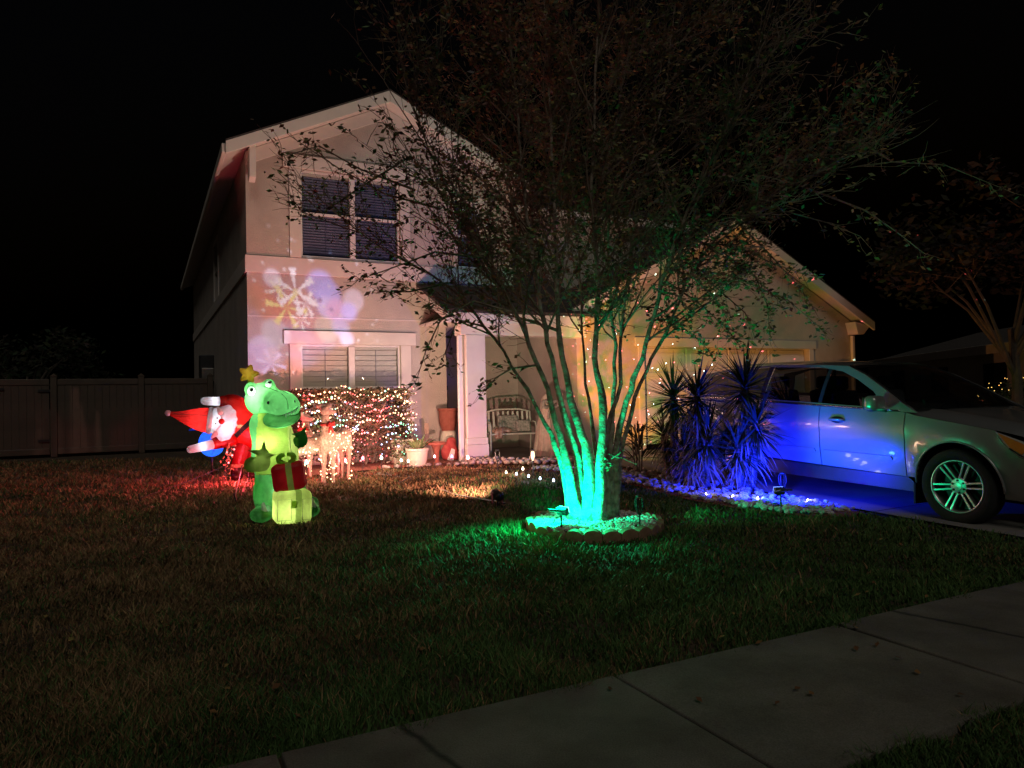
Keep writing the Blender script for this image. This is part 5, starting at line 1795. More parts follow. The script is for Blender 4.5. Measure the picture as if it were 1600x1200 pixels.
for (a, b) in (((-.15, .1, .03), (-1.15, -1.7, .0)), ((.1, -.1, .05), (-.02, -2.3, .0))):
    v0 = Vector(a) + Vector((0, 0, .18)); v1 = Vector(b); 
    m.tube([v0, v0.lerp(v1, .5) + Vector((0, 0, -.02)), v1], .006, 4); m.build('tether', M['cord'], SA)
    m = MB(); m.tube([v1 + Vector((0, 0, .06)), v1 + Vector((.02, .02, -.05))], .012, 6); m.build('stake', M['black'], SA); m = MB()
COOL = (.86, .93, 1.0)
lamp('inner_lamp', 'POINT', (-.30, -.235, .925), 1.3, COOL, SA, .04)
lamp('inner_lamp', 'POINT', (-.13, -.20, .84), 4.2, (.8, .85, 1.0), SA, .05)
lamp('inner_lamp', 'POINT', (-.47, -.13, .93), 4.2, COOL, SA, .04)
lamp('inner_lamp', 'POINT', (.05, .0, .88), 4.2, (1, .9, .8), SA, .06)
lamp('inner_lamp', 'POINT', (-.28, -.07, 1.215), 0.46, (.9, .9, 1.0), SA, .03)
lamp('inner_lamp', 'POINT', (-.45, -.15, .54), 0.46, (.9, .9, 1.0), SA, .03)
lamp('inner_lamp', 'POINT', (.1, .02, .42), 0.4, (1, .9, .8), SA, .03)
# ---- blue blown-up ball behind Santa
bp0 = at(331, 694, 11.6)
BB = thing('inflatable_ball', 'bright blue glowing round inflatable with pointed fins half hidden under the santa', 'inflatable', (bp0.x, bp0.y, gz(bp0.y)), math.atan2(-bp0.x, bp0.y))
zc = bp0.z - BB.location.z
f_b = lambda P: ell(P, (0, 0, zc + .02), (.20, .2, .22))
link('ball', sdf_mesh('ball', f_b, (-.3, -.3, zc - .3), (.3, .3, zc + .3), .018, NY['blue']), BB)
f_fin = lambda P: su(cap(P, (-.02, 0, zc + .22), (-.16, 0, zc + .31), .09, .06), cap(P, (-.14, 0, zc + .28), (-.33, 0, zc + .235), .05, .012), .03)
link('fin', sdf_mesh('fin', f_fin, (-.45, -.15, zc + .1), (.15, .15, zc + .45), .014, NY['blue']), BB)
m = MB(); m.tube([(0, .05, -.03), (0, .05, zc - .12)], .02, 8); m.build('stand', M['black'], BB, smooth=True)
m = MB()
pts = [Vector((.0 + .02 * k, surf_y(f_b, .0 + .02 * k * .5, zc - .16 + .05 * k) - .003, zc - .16 + .05 * k)) for k in range(6) if surf_y(f_b, .01 * k, zc - .16 + .05 * k)]
m.tube(pts, .004, 5, False); m.build('seam', PRINT, BB)
lamp('inner_lamp', 'POINT', (0, 0, zc), 5, (.75, .85, 1.0), BB, .05)
lamp('inner_lamp', 'POINT', (-.1, 0, zc + .27), 1.2, (.75, .85, 1.0), BB, .03)

# ================================================================== LIGHT STRINGS
BULB = {'warm': glow('warm_bulb', (1.0, .58, .30), 4), 'red': glow('red_bulb', (1.0, .05, .07), 3), 'green': glow('green_bulb', (.2, 1.0, .6), 3), 'blue': glow('blue_bulb', (.45, .6, 1.0), 5), 'pink': glow('pink_bulb', (1.0, .22, .22), 3.2)}
BK = list(BULB)
HL = thing('string_lights', 'multicoloured string lights spread over the hedge under the lower window', 'string lights', HG.location.copy(), TH)
m = MB(); wm = MB()
for st in range(13):
    z0 = 1.335 - 0.094 * st
    ph = rnd.random() * 6
    x = -1.02
    run = []
    while x < 1.02:
        x += rnd.uniform(.035, .075)
        z = z0 + .055 * math.sin(x * 6 + ph) + .03 * math.sin(x * 17 + ph * 2) + rnd.gauss(0, .012)
        y = -.44 + .025 * math.sin(x * 9 + st) + rnd.gauss(0, .018)
        if z > 1.32: y += rnd.uniform(0, .35)
        if z < .5 and rnd.random() < .55: continue
        p = Vector((x, y, z)); run.append(p)
        zone = math.sin(x * 4.5 + 1.0) + math.sin(z * 6 + x * 2)
        if z > 1.17: c = rnd.choices(BK, (10, 2, 1, 0, 2))[0]
        elif zone > .45: c = rnd.choices(BK, (1, 8, 0, 1, 5))[0]
        elif zone < -.75: c = rnd.choices(BK, (3, 0, 7, 4, 0))[0]
        else: c = rnd.choices(BK, (8, 3, 1, 2, 3))[0]
        m.mi = BK.index(c)
        m.octa(p, rnd.choice((.008, .010, .012, .015, .019)))
    for a, b in zip(run[:-1], run[1:]):
        wm.tube([a, (a + b) / 2 + Vector((0, .015, -.018)), b], .0028, 3, False)
tag(m.build('bulb', [BULB[c] for c in BK], HL), kind='stuff')
tag(wm.build('wire', M['cord'], HL), kind='stuff')
for (x, z, e, c) in ((-.75, 1.15, 3.4, (1, .16, .13)), (-.3, 1.3, 3.4, (1, .60, .42)), (.3, 1.3, 3.6, (1, .62, .44)), (.85, 1.25, 4.2, (1, .60, .45)), (-.6, .7, 2, (.6, 1, .55)), (0, .8, 3.2, (1, .45, .36)), (.35, .85, 3.4, (1, .14, .16)), (1.05, .75, 3.5, (1, .55, .42))):
    lamp('string_glow', 'POINT', (x, -.58, z), e * 3.9, c, HL, .10)

for x in (-.7, 0, .7):
    lamp('string_glow', 'POINT', (x, -.16, 1.60), 2.2, (1, .66, .46), HL, .012)
# ---- lit wire deer
def deer(label, loc, rz, graze):
    t = thing('deer_figure', label, 'deer figure', loc, rz, 'lit deer figures in front of the hedge')
    def f_b(P):
        d = ell(P, (0, 0, .55), (.27, .115, .135))
        d = su(d, ell(P, (.20, 0, .59), (.13, .11, .14)), .06)
        d = su(d, ell(P, (-.17, 0, .57), (.14, .115, .15)), .06)
        if graze:
            d = su(d, cap(P, (-.24, 0, .60), (-.42, 0, .34), .075, .05), .07)
        else:
            d = su(d, cap(P, (-.22, 0, .60), (-.27, 0, .90), .085, .055), .07)
        for (x, y, x2) in ((-.2, .06, -.22), (-.2, -.06, -.17), (.22, .06, .25), (.22, -.06, .20)):
            d = su(d, cap(P, (x, y, .48), ((x + x2) / 2 + (.02 if x > 0 else 0), y, .27), .055, .026), .04)
            d = su(d, cap(P, ((x + x2) / 2 + (.02 if x > 0 else 0), y, .27), (x2, y, .02), .026, .018), .015)
        return su(d, cap(P, (.31, 0, .62), (.37, 0, .70), .035, .012), .03)
    link('body', sdf_mesh('body', f_b, (-.55, -.22, -.02), (.45, .22, 1.05), .017, M['glitter']), t)
    hc = Vector((-.45, 0, .27)) if graze else Vector((-.27, 0, .98))
    def f_h(P):
        if graze: d = su(ell(P, hc, (.06, .055, .075)), cap(P, hc + Vector((-.02, 0, -.05)), hc + Vector((-.06, 0, -.13)), .042, .03), .04)
        else: d = su(ell(P, hc, (.075, .06, .07)), cap(P, hc + Vector((.05, -.02, -.01)), hc + Vector((.14, -.05, -.02)), .045, .03), .04)
        for s in (-1, 1):
            d = su(d, ell(P, hc + Vector((-.03, s * .075, .07)), (.022, .05, .035)), .015)
        return d
    h = link('head', sdf_mesh('head', f_h, tuple(hc - Vector((.2, .2, .25))), tuple(hc + Vector((.25, .2, .2))), .0125, M['glitter']), t)
    if not graze:
        m = MB()
        for s in (-1, 1):
            m.tube([(-.27, -.08, .80), (-.27 + s * .06, -.10, .83), (-.27 + s * .085, -.09, .79), (-.27 + s * .03, -.085, .785), (-.27, -.08, .80)], [.016, .022, .024, .018, .016], 6)
            m.tube([(-.27, -.085, .79), (-.27 + s * .05, -.09, .69)], [.014, .018], 5)
        m.build('bow', M['red_cloth'], t, smooth=True)
        m = MB(); m.lathe([(.062, -.02), (.072, 0), (.062, .02)], 14, (-.26, 0, .80)); m.build('collar', M['red_cloth'], t, smooth=True)
    m = MB()
    for k in range(95):
        r_ = rnd.random()
        if r_ < .5: p = (rnd.uniform(-.32, .32), -.125 * rnd.uniform(.7, 1.1), .55 + rnd.uniform(-.13, .13))
        elif r_ < .9:
            x = rnd.choice((-.21, .23)) + rnd.uniform(-.06, .06); p = (x, -.06 + rnd.uniform(-.05, .03), rnd.uniform(.02, .45))
        else: p = ((-.42 if graze else -.26) + rnd.uniform(-.04, .04), -.08, (.3 if graze else .7) + rnd.uniform(-.08, .2))
        m.octa(p, rnd.uniform(.009, .015))
    tag(m.build('bulb', BULB['warm'], t), kind='stuff')
    lamp('deer_glow', 'POINT', (0, -.55, .50), 15, (1, .56, .36), t, .12)
    return t
dr0 = math.atan2(2.6, 10.7)
deer('standing white lit deer figure with a red bow at its neck', gp(-2.62, 10.72), dr0 + R(58), False).scale = (1.05, 1.05, 1.08)
deer('grazing white lit deer figure half hidden behind the dinosaur and its gifts', gp(-3.02, 10.6), dr0 + .25, True)
deer('smaller lit deer figure standing close to the hedge behind the other two', gp(-2.98, 11.25), dr0 - .35, False).scale = (.95, .95, .95)

# ---- garland of wire and leaves with a few bulbs beside Santa
GLD = thing('garland', 'small wire garland with tan leaves and pink bulbs beside the santa boot', 'garland', gp(*(at(352, 740, 10.9).xy)), dr0 + .1)
m, lm_, bm2 = MB(), MB(), MB()
tp = [Vector((-.02, 0, 0)), Vector((.0, 0, .2)), Vector((.03, -.02, .36)), Vector((.09, -.02, .47)), Vector((.10, 0, .55))]
m.tube(tp, .007, 5)
for k in range(90):
    i = rnd.randint(1, 4); c = tp[i - 1].lerp(tp[i], rnd.random()) + Vector((rnd.gauss(0, .045), rnd.gauss(0, .04), rnd.gauss(0, .03)))
    u = Vector((rnd.uniform(-1, 1), rnd.uniform(-1, 1), rnd.uniform(-1, 1))).normalized() * .022
    v_ = u.cross(Vector((.3, 1, .2))).normalized() * .009
    lm_.col = rnd.choice([(.30, .20, .10), (.22, .17, .09), (.16, .12, .07)])
    lm_.add([c - u, c + v_, c + u, c - v_], [(0, 1, 2, 3)])
for p in ((.13, -.06, .50), (.10, -.07, .41), (.03, -.06, .46), (.05, -.06, .30)):
    bm2 = MB(); bm2.octa(p, .016); bm2.build('bulb', BULB['pink'], GLD)
m.build('wire', M['cord'], GLD); tag(lm_.build('foliage', M['dead'], GLD), kind='stuff');
lamp('garland_glow', 'POINT', (.09, -.14, .45), .5, (1, .5, .42), GLD, .03)

# ---- stake lights along the bed and the lawn's edge
def stake_light(label, px, py, depth, col, power, h=.16, group='stake lights along the bed', r=.026, es=9):
    p = at(px, py, depth)
    z0 = gz(depth)
    h = max(.05, p.z - z0)
    t = thing('stake_light', label, 'stake light', (p.x, p.y, z0), 0, group)
    m = MB(); m.tube([(0, 0, -.04), (0, 0, h - r)], .006, 5); m.build('stake', M['black'], t)
    m = MB(); m.lathe([(.008, -r * 1.5), (.014, -r * 1.2), (.014, -r * .7)], 8, (0, 0, h)); m.build('socket', M['black'], t)
    m = MB(); m.lathe([(.010, -r * .7), (r * .9, -.1 * r), (r * .75, r * .7), (.003, r * 1.7)], 8, (0, 0, h)); m.build('bulb', glow('stake_bulb', col, es), t, smooth=True)
    lamp('bulb_light', 'POINT', (0, -.045, h + .05), power, col, t, .03)
    return t
RED, WHT, CYN, MAG, CLD = (1, .07, .12), (1, .75, .52), (.25, 1, .8), (1, .12, .45), (.62, .78, 1)
stake_light('red stake light glowing on the lawn between the santa and the dinosaur', 388, 733, 10.6, RED, 120.0)
stake_light('pink stake light in front of the hedge just right of the deer with the bow', 540, 721, 11.3, (1, .16, .2), 7.0)
stake_light('pink stake light in front of the hedge further right by the window trim', 567, 717, 11.5, (1, .12, .18), 7.0)
stake_light('green stake light low between the two front deer figures', 479, 723, 10.4, CYN, .8)
stake_light('warm white stake light at the right foot of the hedge', 596, 716, 11.8, WHT, 8.0)
stake_light('pale stake light in front of the cream pot, left one', 627, 720, 11.9, (.8, 1, .75), 2.2, r=.022)
stake_light('pale stake light in front of the cream pot, right one', 638, 721, 11.9, WHT, 2.5, r=.022)
stake_light('pink stake light under the small round table', 679, 714, 12.1, (1, .30, .35), 2.2, r=.022)
stake_light('magenta stake light beside the red bag at the foot of the porch', 706, 714, 12.0, MAG, 1.6, r=.022)
stake_light('bright warm stake light at the foot of the white porch column', 731, 716, 12.0, (1, .36, .28), 13.0, r=.03, es=12)
stake_light('warm stake light leaning over the river rocks', 817, 733, 10.9, WHT, 1.6, r=.020)
for i, (x, y, dpt, lb) in enumerate(((791, 742, 11.0, 'white bulb lying at the lawn edge left of the bluish row'), (807, 745, 10.8, 'first bluish white bulb from the left at the lawn edge'), (826, 750, 10.55, 'second bluish white bulb from the left at the lawn edge'), (844, 754, 10.3, 'third bluish white bulb from the left at the lawn edge'), (865, 757, 10.1, 'bluish white bulb at the lawn edge nearest the tree'))):
    stake_light(lb, x, y, dpt, WHT if i == 0 else CLD, .7, group='small bulbs along the lawn edge', r=.018, es=7)
for i, (x, y, dpt, lb) in enumerate(((1103, 780, 8.75, 'leftmost small white bulb at the edge of the blue lit rocks'), (1145, 780, 8.6, 'second small white bulb at the edge of the blue lit rocks'), (1184, 782, 8.45, 'small white bulb at the blue lit rocks nearest the blue spotlight'), (1262, 783, 8.2, 'small white bulb right of the blue spotlight'))):
    stake_light(lb, x, y, dpt, (1, .93, .8), .25, group='small bulbs along the rock bed', r=.016, es=9)
# solar torch lights
def torch(label, px, ytop, ybot, depth, lit, col=(1, .6, .4)):
    pt, pb = at(px, ytop, depth), at(px, ybot, depth)
    z0 = gz(depth) + .0
    h = pt.z - z0
    t = thing('garden_torch_light', label, 'torch light', (pb.x, pb.y, z0), 0, 'solar torch lights on stakes')
    s = .085
    m = MB(); m.tube([(0, 0, -.05), (0, 0, h - 2.3 * s)], .008, 6); m.build('stake', M['black'], t)
    m = MB(); m.lathe([(.008, -2.35 * s), (.020, -2.2 * s), (.024, -2.0 * s)], 10, (0, 0, h)); m.build('holder', M['black'], t)
    m = MB()
    for k in range(4):
        a = R(45) + 1.5708 * k
        u = Vector((math.cos(a), math.sin(a), 0))
        m.tube([Vector((0, 0, h - 2.05 * s)) + u * .022, Vector((0, 0, h - 1.3 * s)) + u * .047, Vector((0, 0, h - .5 * s)) + u * .044, Vector((0, 0, h - .02)) + u * .03], [.006, .007, .006, .003], 5)
    m.build('cage', M['black'], t)
    m = MB(); m.lathe([(.026, 0), (.034, .004), (.034, .012), (.01, .018)], 12, (0, 0, h - .02)); m.build('cap', M['black'], t)
    m = MB(); m.lathe([(.018, -2.0 * s), (.038, -1.3 * s), (.036, -.5 * s), (.025, -.03)], 12, (0, 0, h))
    m.build('glass_cup', M['torch_lit'] if lit else M['pane'], t, smooth=True)
    if lit: lamp('torch_glow', 'POINT', (0, -.06, h - s), lit, col, t, .03)
    return t
M['torch_lit'] = glow('torch_glass', (1.0, .55, .32), 2.2)
torch('garden torch light on a stake left of the porch bench', 778, 702, 739, 11.4, 0)
torch('lit garden torch light on a stake in front of the draped figure', 833, 702, 745, 10.9, .8)
torch('dark garden torch light standing in the pebbles of the tree ring', 1000, 773, 832, 7.05, 0)
torch('garden torch light behind the blue spotlight in the rock bed', 1223, 738, 772, 8.6, 0)

# ================================================================== SPOTLIGHTS
def spot_fixture(label, p, aim, col, h=.2):
    t = thing('spotlight', label, 'spotlight', p, 0, 'solar spotlights on stakes')
    a = (Vector(aim) - (Vector(p) + Vector((0, 0, h))))
    yaw = math.atan2(a.y, a.x)
    t.rotation_euler = (0, 0, yaw)
    m = MB(); m.tube([(0, 0, -.05), (0, 0, h * .9)], .011, 6); m.build('stake', M['black'], t)
    m = MB(); m.box(-.075, .075, -.07, .07, -.010, .010, Matrix.Rotation(R(14), 3, 'Y'), (0, 0, 0)); hd_ = m.build('solar_panel', M['black'], t, loc=(-.06, 0, h + .03), bevel=.005)
    m = MB(); m.box(-.02, .03, -.06, .06, -.04, .035, Matrix.Rotation(R(-20), 3, 'Y'), (0, 0, 0)); m.build('lamp_head', M['black'], t, loc=(.02, 0, h + .02), bevel=.006)
    m = MB(); m.box(.034, .040, -.052, .052, -.03, .028, Matrix.Rotation(R(-20), 3, 'Y'), (0, 0, 0)); m.build('lens', glow('spot_lens', col, 14), t, loc=(.02, 0, h + .02))
    return t
GP = gp(.45, 7.02)
tree_aim = (.86, 7.5, .55)
GS = spot_fixture('green solar spotlight on a stake in the pebbles shining on the tree trunk', GP, tree_aim, (.1, 1, .62))
gl0 = lamp('green_beam', 'SPOT', (.10, 0, .24), 225, (.0, 1.0, .40), GS, .03, R(130), .9)
gl0.rotation_euler = (R(0), R(-114), R(4))
gs_ = lamp('green_spill', 'SPOT', (-.03, .10, .40), 170, (.0, 1.0, .36), GS, .03, R(158), .6)
gs_.rotation_euler = (R(-8), R(14), 0)
BP = gp(2.92, 7.95)
BS = spot_fixture('blue solar spotlight on a stake at the edge of the rock bed', BP, (2.75, 9.2, .8), (.15, .3, 1))
bl0 = lamp('blue_beam', 'SPOT', (.10, 0, .24), 420, (.004, .016, 1.0), BS, .03, R(100), .8)
bl0.rotation_euler = (0, R(-100), 0)
bs_ = lamp('blue_spill', 'SPOT', (.06, -.03, .36), 280, (.003, .012, 1.0), BS, .03, R(146), .9)
bs_.rotation_euler = (Vector((math.cos(R(-52)), math.sin(R(-52)), -.18))).to_track_quat('-Z', 'Y').to_euler()
# projector on the lawn that throws snowflakes and a santa on the wall
PP = gp(-.20, 8.62)
PJ = thing('projector_light', 'black garden projector light on a stake in the middle of the lawn', 'projector', PP, R(125))
m = MB(); m.tube([(0, 0, -.05), (0, 0, .07)], .012, 6); m.build('stake', M['black'], PJ)
m = MB(); m.lathe([(.045, -.07), (.055, -.05), (.058, .06), (.05, .085)], 16, (0, 0, .12), Matrix.Rotation(R(75), 3, 'Y')); m.build('body', M['black'], PJ, smooth=True)
m = MB(); m.box(-.02, .02, -.075, -.06, .03, .15); m.box(-.02, .02, .06, .075, .03, .15); m.build('bracket', M['black'], PJ)
m = MB(); m.box(-.14, -.08, -.02, .02, .03, .05); m.build('cable_plug', M['black'], PJ)
m = MB(); m.ball((.085, 0, .142), (.02, .036, .036), 12, 8); m.build('lens', glow('projector_lens', (.95, .92, 1), 3), PJ, smooth=True)
cb = MB(); cb.tube([gp(-.23, 8.75, .03), gp(-.5, 8.95, .035), gp(-.75, 9.25, .03), gp(-1.0, 9.7, .035)], .008, 5)
tag(cb.build('cable', M['vinyl']), 'short white cable lying on the lawn behind the black projector', 'cable')

def gobo(light_obj, build):
    l = light_obj.data
    l.use_nodes = True
    t = l.node_tree
    em = [n for n in t.nodes if n.type == 'EMISSION'][0]
    tc = t.nodes.new('ShaderNodeTexCoord')
    sx = t.nodes.new('ShaderNodeSeparateXYZ'); t.links.new(tc.outputs['Normal'], sx.inputs[0])
    def mth(op, a, b=None, c=None, clamp=False):
        n = t.nodes.new('ShaderNodeMath'); n.operation = op; n.use_clamp = clamp
        for i, q in enumerate((a, b, c)):
            if q is None: continue
            if isinstance(q, (int, float)): n.inputs[i].default_value = q
            else: t.links.new(q, n.inputs[i])
        return n.outputs[0]
    nz = mth('MULTIPLY', sx.outputs[2], -1.0)
    u = mth('DIVIDE', sx.outputs[0], nz); v = mth('DIVIDE', sx.outputs[1], nz)
    cx = t.nodes.new('ShaderNodeCombineXYZ'); t.links.new(u, cx.inputs[0]); t.links.new(v, cx.inputs[1])
    def mix(a, b, f):
        n = t.nodes.new('ShaderNodeMix'); n.data_type = 'RGBA'
        for i, q in ((6, a), (7, b)):
            if isinstance(q, tuple): n.inputs[i].default_value = (*q, 1)
            else: t.links.new(q, n.inputs[i])
        if isinstance(f, (int, float)): n.inputs[0].default_value = f
        else: t.links.new(f, n.inputs[0])
        return n.outputs[2]
    def ramp(x, lo, hi):
        n = t.nodes.new('ShaderNodeMapRange'); n.interpolation_type = 'SMOOTHSTEP'
        n.inputs[1].default_value = lo; n.inputs[2].default_value = hi
        t.links.new(x, n.inputs[0]); return n.outputs[0]
    def noise(scale, detail=2, off=0.0):
        n = t.nodes.new('ShaderNodeTexNoise'); n.inputs['Scale'].default_value = scale; n.inputs['Detail'].default_value = detail
        mp = t.nodes.new('ShaderNodeMapping'); mp.inputs[1].default_value = (off, off * .7, off * 1.3)
        t.links.new(cx.outputs[0], mp.inputs[0]); t.links.new(mp.outputs[0], n.inputs['Vector'])
        return n.outputs[0]
    class K: pass
    k = K(); k.t, k.u, k.v, k.cx, k.mth, k.mix, k.ramp, k.noise = t, u, v, cx, mth, mix, ramp, noise
    c, s = build(k)
    t.links.new(c, em.inputs[0])
    if s is not None:
        if isinstance(s, (int, float)): em.inputs[1].default_value = s
        else: t.links.new(s, em.inputs[1])
src = PP + Vector((-.085, .12, .165))
aimp = hp(2.3, 0, 3.9)
pl = lamp('projector_beam', 'SPOT', src, 1420, (1, 1, 1), None, .02, R(110), .6, aimp)
pm_ = Matrix.LocRotScale(Vector(src), pl.rotation_euler, None).inverted()
pl.parent = PJ
pl.matrix_parent_inverse = Matrix.LocRotScale(PJ.location, PJ.rotation_euler, None).inverted()
def wall_uv(px, py):
    d = ray(px, py)
    n_ = -DD
    o_ = Vector((0, 0, CAM_Z))
    p = o_ + d * ((HO - o_).dot(n_) / d.dot(n_))
    q = pm_ @ p
    return q.x / -q.z, q.y / -q.z
U1 = abs(wall_uv(500, 460)[0] - wall_uv(400, 460)[0]) / 100       # projector units per photo pixel on this wall
def build_projection(k):
    base = k.mix((.42, .17, .135), (.50, .31, .23), k.ramp(k.noise(2.2, 2), .35, .65))
    upv = k.ramp(k.v, -.05, .35)
    base = k.mix(base, (.45, .335, .27), upv)
    def region(px, py, r0, r1):
        u0, v0 = wall_uv(px, py)
        du = k.mth('SUBTRACT', k.u, u0); dv = k.mth('SUBTRACT', k.v, v0)
        d = k.mth('SQRT', k.mth('ADD', k.mth('MULTIPLY', du, du), k.mth('MULTIPLY', dv, dv)))
        n = k.t.nodes.new('ShaderNodeMapRange'); n.interpolation_type = 'SMOOTHSTEP'
        n.inputs[1].default_value = r1 * U1; n.inputs[2].default_value = r0 * U1
        k.t.links.new(d, n.inputs[0])
        return n.outputs[0], du, dv, d
    c = base
    # mottled pink and violet wash low on the left
    f = region(450, 540, 30, 150)[0]
    c = k.mix(c, k.mix((.85, .22, .16), (.70, .40, .75), k.ramp(k.noise(7, 2, 3), .42, .6)), k.mth('MULTIPLY', f, .75))
    # soft discs
    for (px, py, r, col, a) in ((425, 434, 13, (1.1, .95, 1.3), .8), (412, 545, 22, (1.0, .8, 1.5), .75), (430, 520, 22, (.9, .85, 1.2), .6), (510, 513, 20, (.95, .95, .9), .55), (552, 470, 17, (1.2, 1.0, 1.4), .7), (402, 560, 26, (.95, .6, 1.3), .7), (425, 556, 14, (1.1, .7, 1.0), .55), (470, 540, 10, (1.0, .6, .6), .5)):
        f = region(px, py, r * .75, r * 1.25)[0]
        c = k.mix(c, col, k.mth('MULTIPLY', f, a))
    # a blurred projected santa: pale blue mass, beard, pink nose
    for (px, py, r, col, a, soft) in ((500, 446, 21, (.62, .62, 1.7), .8, .3), (513, 462, 20, (.66, .66, 1.8), .8, .3), (510, 480, 15, (1.0, .9, 1.8), .8, .3), (525, 485, 17, (1.1, .62, 1.3), .8, .3), (545, 487, 13, (1.0, .9, 2.2), .9, .5), (532, 510, 14, (.95, .9, 1.9), .7, .5), (540, 528, 12, (1.2, 1.1, 1.8), .8, .5), (500, 469, 3.5, (.3, .25, .7), .9, .5), (518, 484, 3.5, (.35, .3, .8), .8, .5)):
        f = region(px, py, r * (1 - soft), r * (1 + soft))[0]
        c = k.mix(c, col, k.mth('MULTIPLY', f, a))
    # snowflakes: six arms with side barbs
    for (px, py, r, col, rot) in ((448, 480, 33, (1.2, 1.1, .45), .2), (462, 456, 34, (1.4, 1.35, 1.7), .5), (478, 474, 20, (1.5, 1.4, 1.7), .1), (424, 568, 26, (1.2, .9, 1.6), .3), (436, 452, 17, (1.3, 1.25, 1.3), .8), (470, 500, 16, (1.3, 1.2, 1.4), .4)):
        f, du, dv, d = region(px, py, r * .9, r * 1.05)
        ang = k.mth('ADD', k.mth('ARCTAN2', dv, du), rot)
        arms = k.mth('POWER', k.mth('ABSOLUTE', k.mth('COSINE', k.mth('MULTIPLY', ang, 3.0))), 14.0)
        rings = k.mth('ABSOLUTE', k.mth('COSINE', k.mth('MULTIPLY', d, 3.1416 * 4.2 / (r * U1))))
        pat = k.ramp(k.mth('ADD', k.mth('MULTIPLY', arms, .7), k.mth('MULTIPLY', k.mth('MULTIPLY', rings, k.mth('POWER', k.mth('ABSOLUTE', k.mth('COSINE', k.mth('MULTIPLY', ang, 3.0))), 5.0)), .9)), .35, .6)
        c = k.mix(c, col, k.mth('MULTIPLY', k.mth('MULTIPLY', pat, f), .9))
    f = region(490, 490, 90, 150)[0]
    vo = k.t.nodes.new('ShaderNodeTexVoronoi'); vo.inputs['Scale'].default_value = 1 / (U1 * 17)
    k.t.links.new(k.cx.outputs[0], vo.inputs['Vector'])
    dt = k.t.nodes.new('ShaderNodeMapRange'); dt.inputs[1].default_value = .20; dt.inputs[2].default_value = .12
    k.t.links.new(vo.outputs['Distance'], dt.inputs[0])
    c = k.mix(c, (1.3, 1.15, 1.35), k.mth('MULTIPLY', k.mth('MULTIPLY', dt.outputs[0], f), .55))
    return c, 1.0
gobo(pl, build_projection)
# laser projector behind the yuccas: dots and drifting colour on the garage gable
LP_ = gp(1.40, 11.5)
LZ = thing('projector_light', 'small laser projector stake light behind the tree trunk aimed at the garage gable', 'projector', LP_, R(60))
m = MB(); m.tube([(0, 0, -.05), (0, 0, .12)], .012, 6); m.build('stake', M['black'], LZ)
m = MB(); m.lathe([(.04, -.06), (.05, -.04), (.05, .06), (.04, .07)], 14, (0, 0, .17), Matrix.Rotation(R(60), 3, 'Y')); m.build('body', M['black'], LZ, smooth=True)
m = MB(); m.ball((.065, 0, .21), (.02, .03, .03), 10, 6); m.build('lens', glow('laser_lens', (1, .7, .4), 2), LZ, smooth=True)
src2 = LP_ + Vector((.07, .12, .27))
gl = lamp('laser_beam', 'SPOT', src2, 1900, (1, 1, 1), None, .004, R(88), .35, hp(10.6, 1.0, 4.3))
gl.parent = LZ
gl.matrix_parent_inverse = Matrix.LocRotScale(LZ.location, LZ.rotation_euler, None).inverted()
def build_laser(k):
    n1 = k.ramp(k.noise(4.2, 4), .42, .58); n2 = k.ramp(k.noise(7.5, 4, 4), .44, .58)
    c = k.mix(k.mix((.50, .20, .03), (.10, .15, .015), n1), (.46, .16, .12), k.mth('MULTIPLY', n2, .6))
    vo = k.t.nodes.new('ShaderNodeTexVoronoi'); vo.inputs['Scale'].default_value = 36; vo.inputs['Randomness'].default_value = 1.0
    k.t.links.new(k.cx.outputs[0], vo.inputs['Vector'])
    dot = k.t.nodes.new('ShaderNodeMapRange'); dot.inputs[1].default_value = .105; dot.inputs[2].default_value = .075
    k.t.links.new(vo.outputs['Distance'], dot.inputs[0])
    sr = k.t.nodes.new('ShaderNodeSeparateColor'); k.t.links.new(vo.outputs['Color'], sr.inputs[0])
    on = k.mth('GREATER_THAN', sr.outputs[0], .35)
    dc = k.mix((14, 2.0, 2.2), (8, 11, 9), k.ramp(sr.outputs[1], .42, .5))
    return k.mix(c, dc, k.mth('MULTIPLY', dot.outputs[0], on)), 1.0
gobo(gl, build_laser)

# ================================================================== PORCH THINGS
PT = thing('plant_pot', 'large cream glazed pot with a pale leafy plant on the mulch beside the hedge', 'plant pot', gp(*at(652, 718, 12.5).xy))
m = MB(); m.lathe([(.13, 0), (.165, .12), (.185, .27), (.20, .285), (.20, .325), (.175, .325), (.165, .28)], 24); m.build('pot', M['cream_pot'], PT, smooth=False)
m = MB(); m.lathe([(.17, .285), (.02, .295)], 16); m.build('soil', M['soil'], PT)
m = MB()
for k in range(26):
    a = rnd.random() * 6.28
    blade(m, (.05 * math.cos(a), .05 * math.sin(a), .29), (math.cos(a) * .7, math.sin(a) * .7, 1), rnd.uniform(.16, .30), rnd.uniform(.022, .034), .16, rnd.choice([(.16, .22, .08), (.26, .30, .14), (.10, .15, .05)]))
for k in range(14):
    a = rnd.uniform(-.6, 1.6)
    blade(m, (.05, .02, .29), (math.cos(a), math.sin(a) * .6, .8), rnd.uniform(.3, .42), .016, .22, (.055, .085, .03))
tag(m.build('plant', M['tint'], PT), kind='stuff')
SP = thing('planter', 'square pale planter with a trailing white edged plant behind the cream pot', 'planter', gp(*at(628, 712, 12.9).xy), TH)
m = MB(); m.box(-.15, .15, -.15, .15, 0, .42); m.box(-.17, .17, -.17, .17, .4205, .46); m.build('box', M['cream_pot'], SP, bevel=.012)
m = MB()
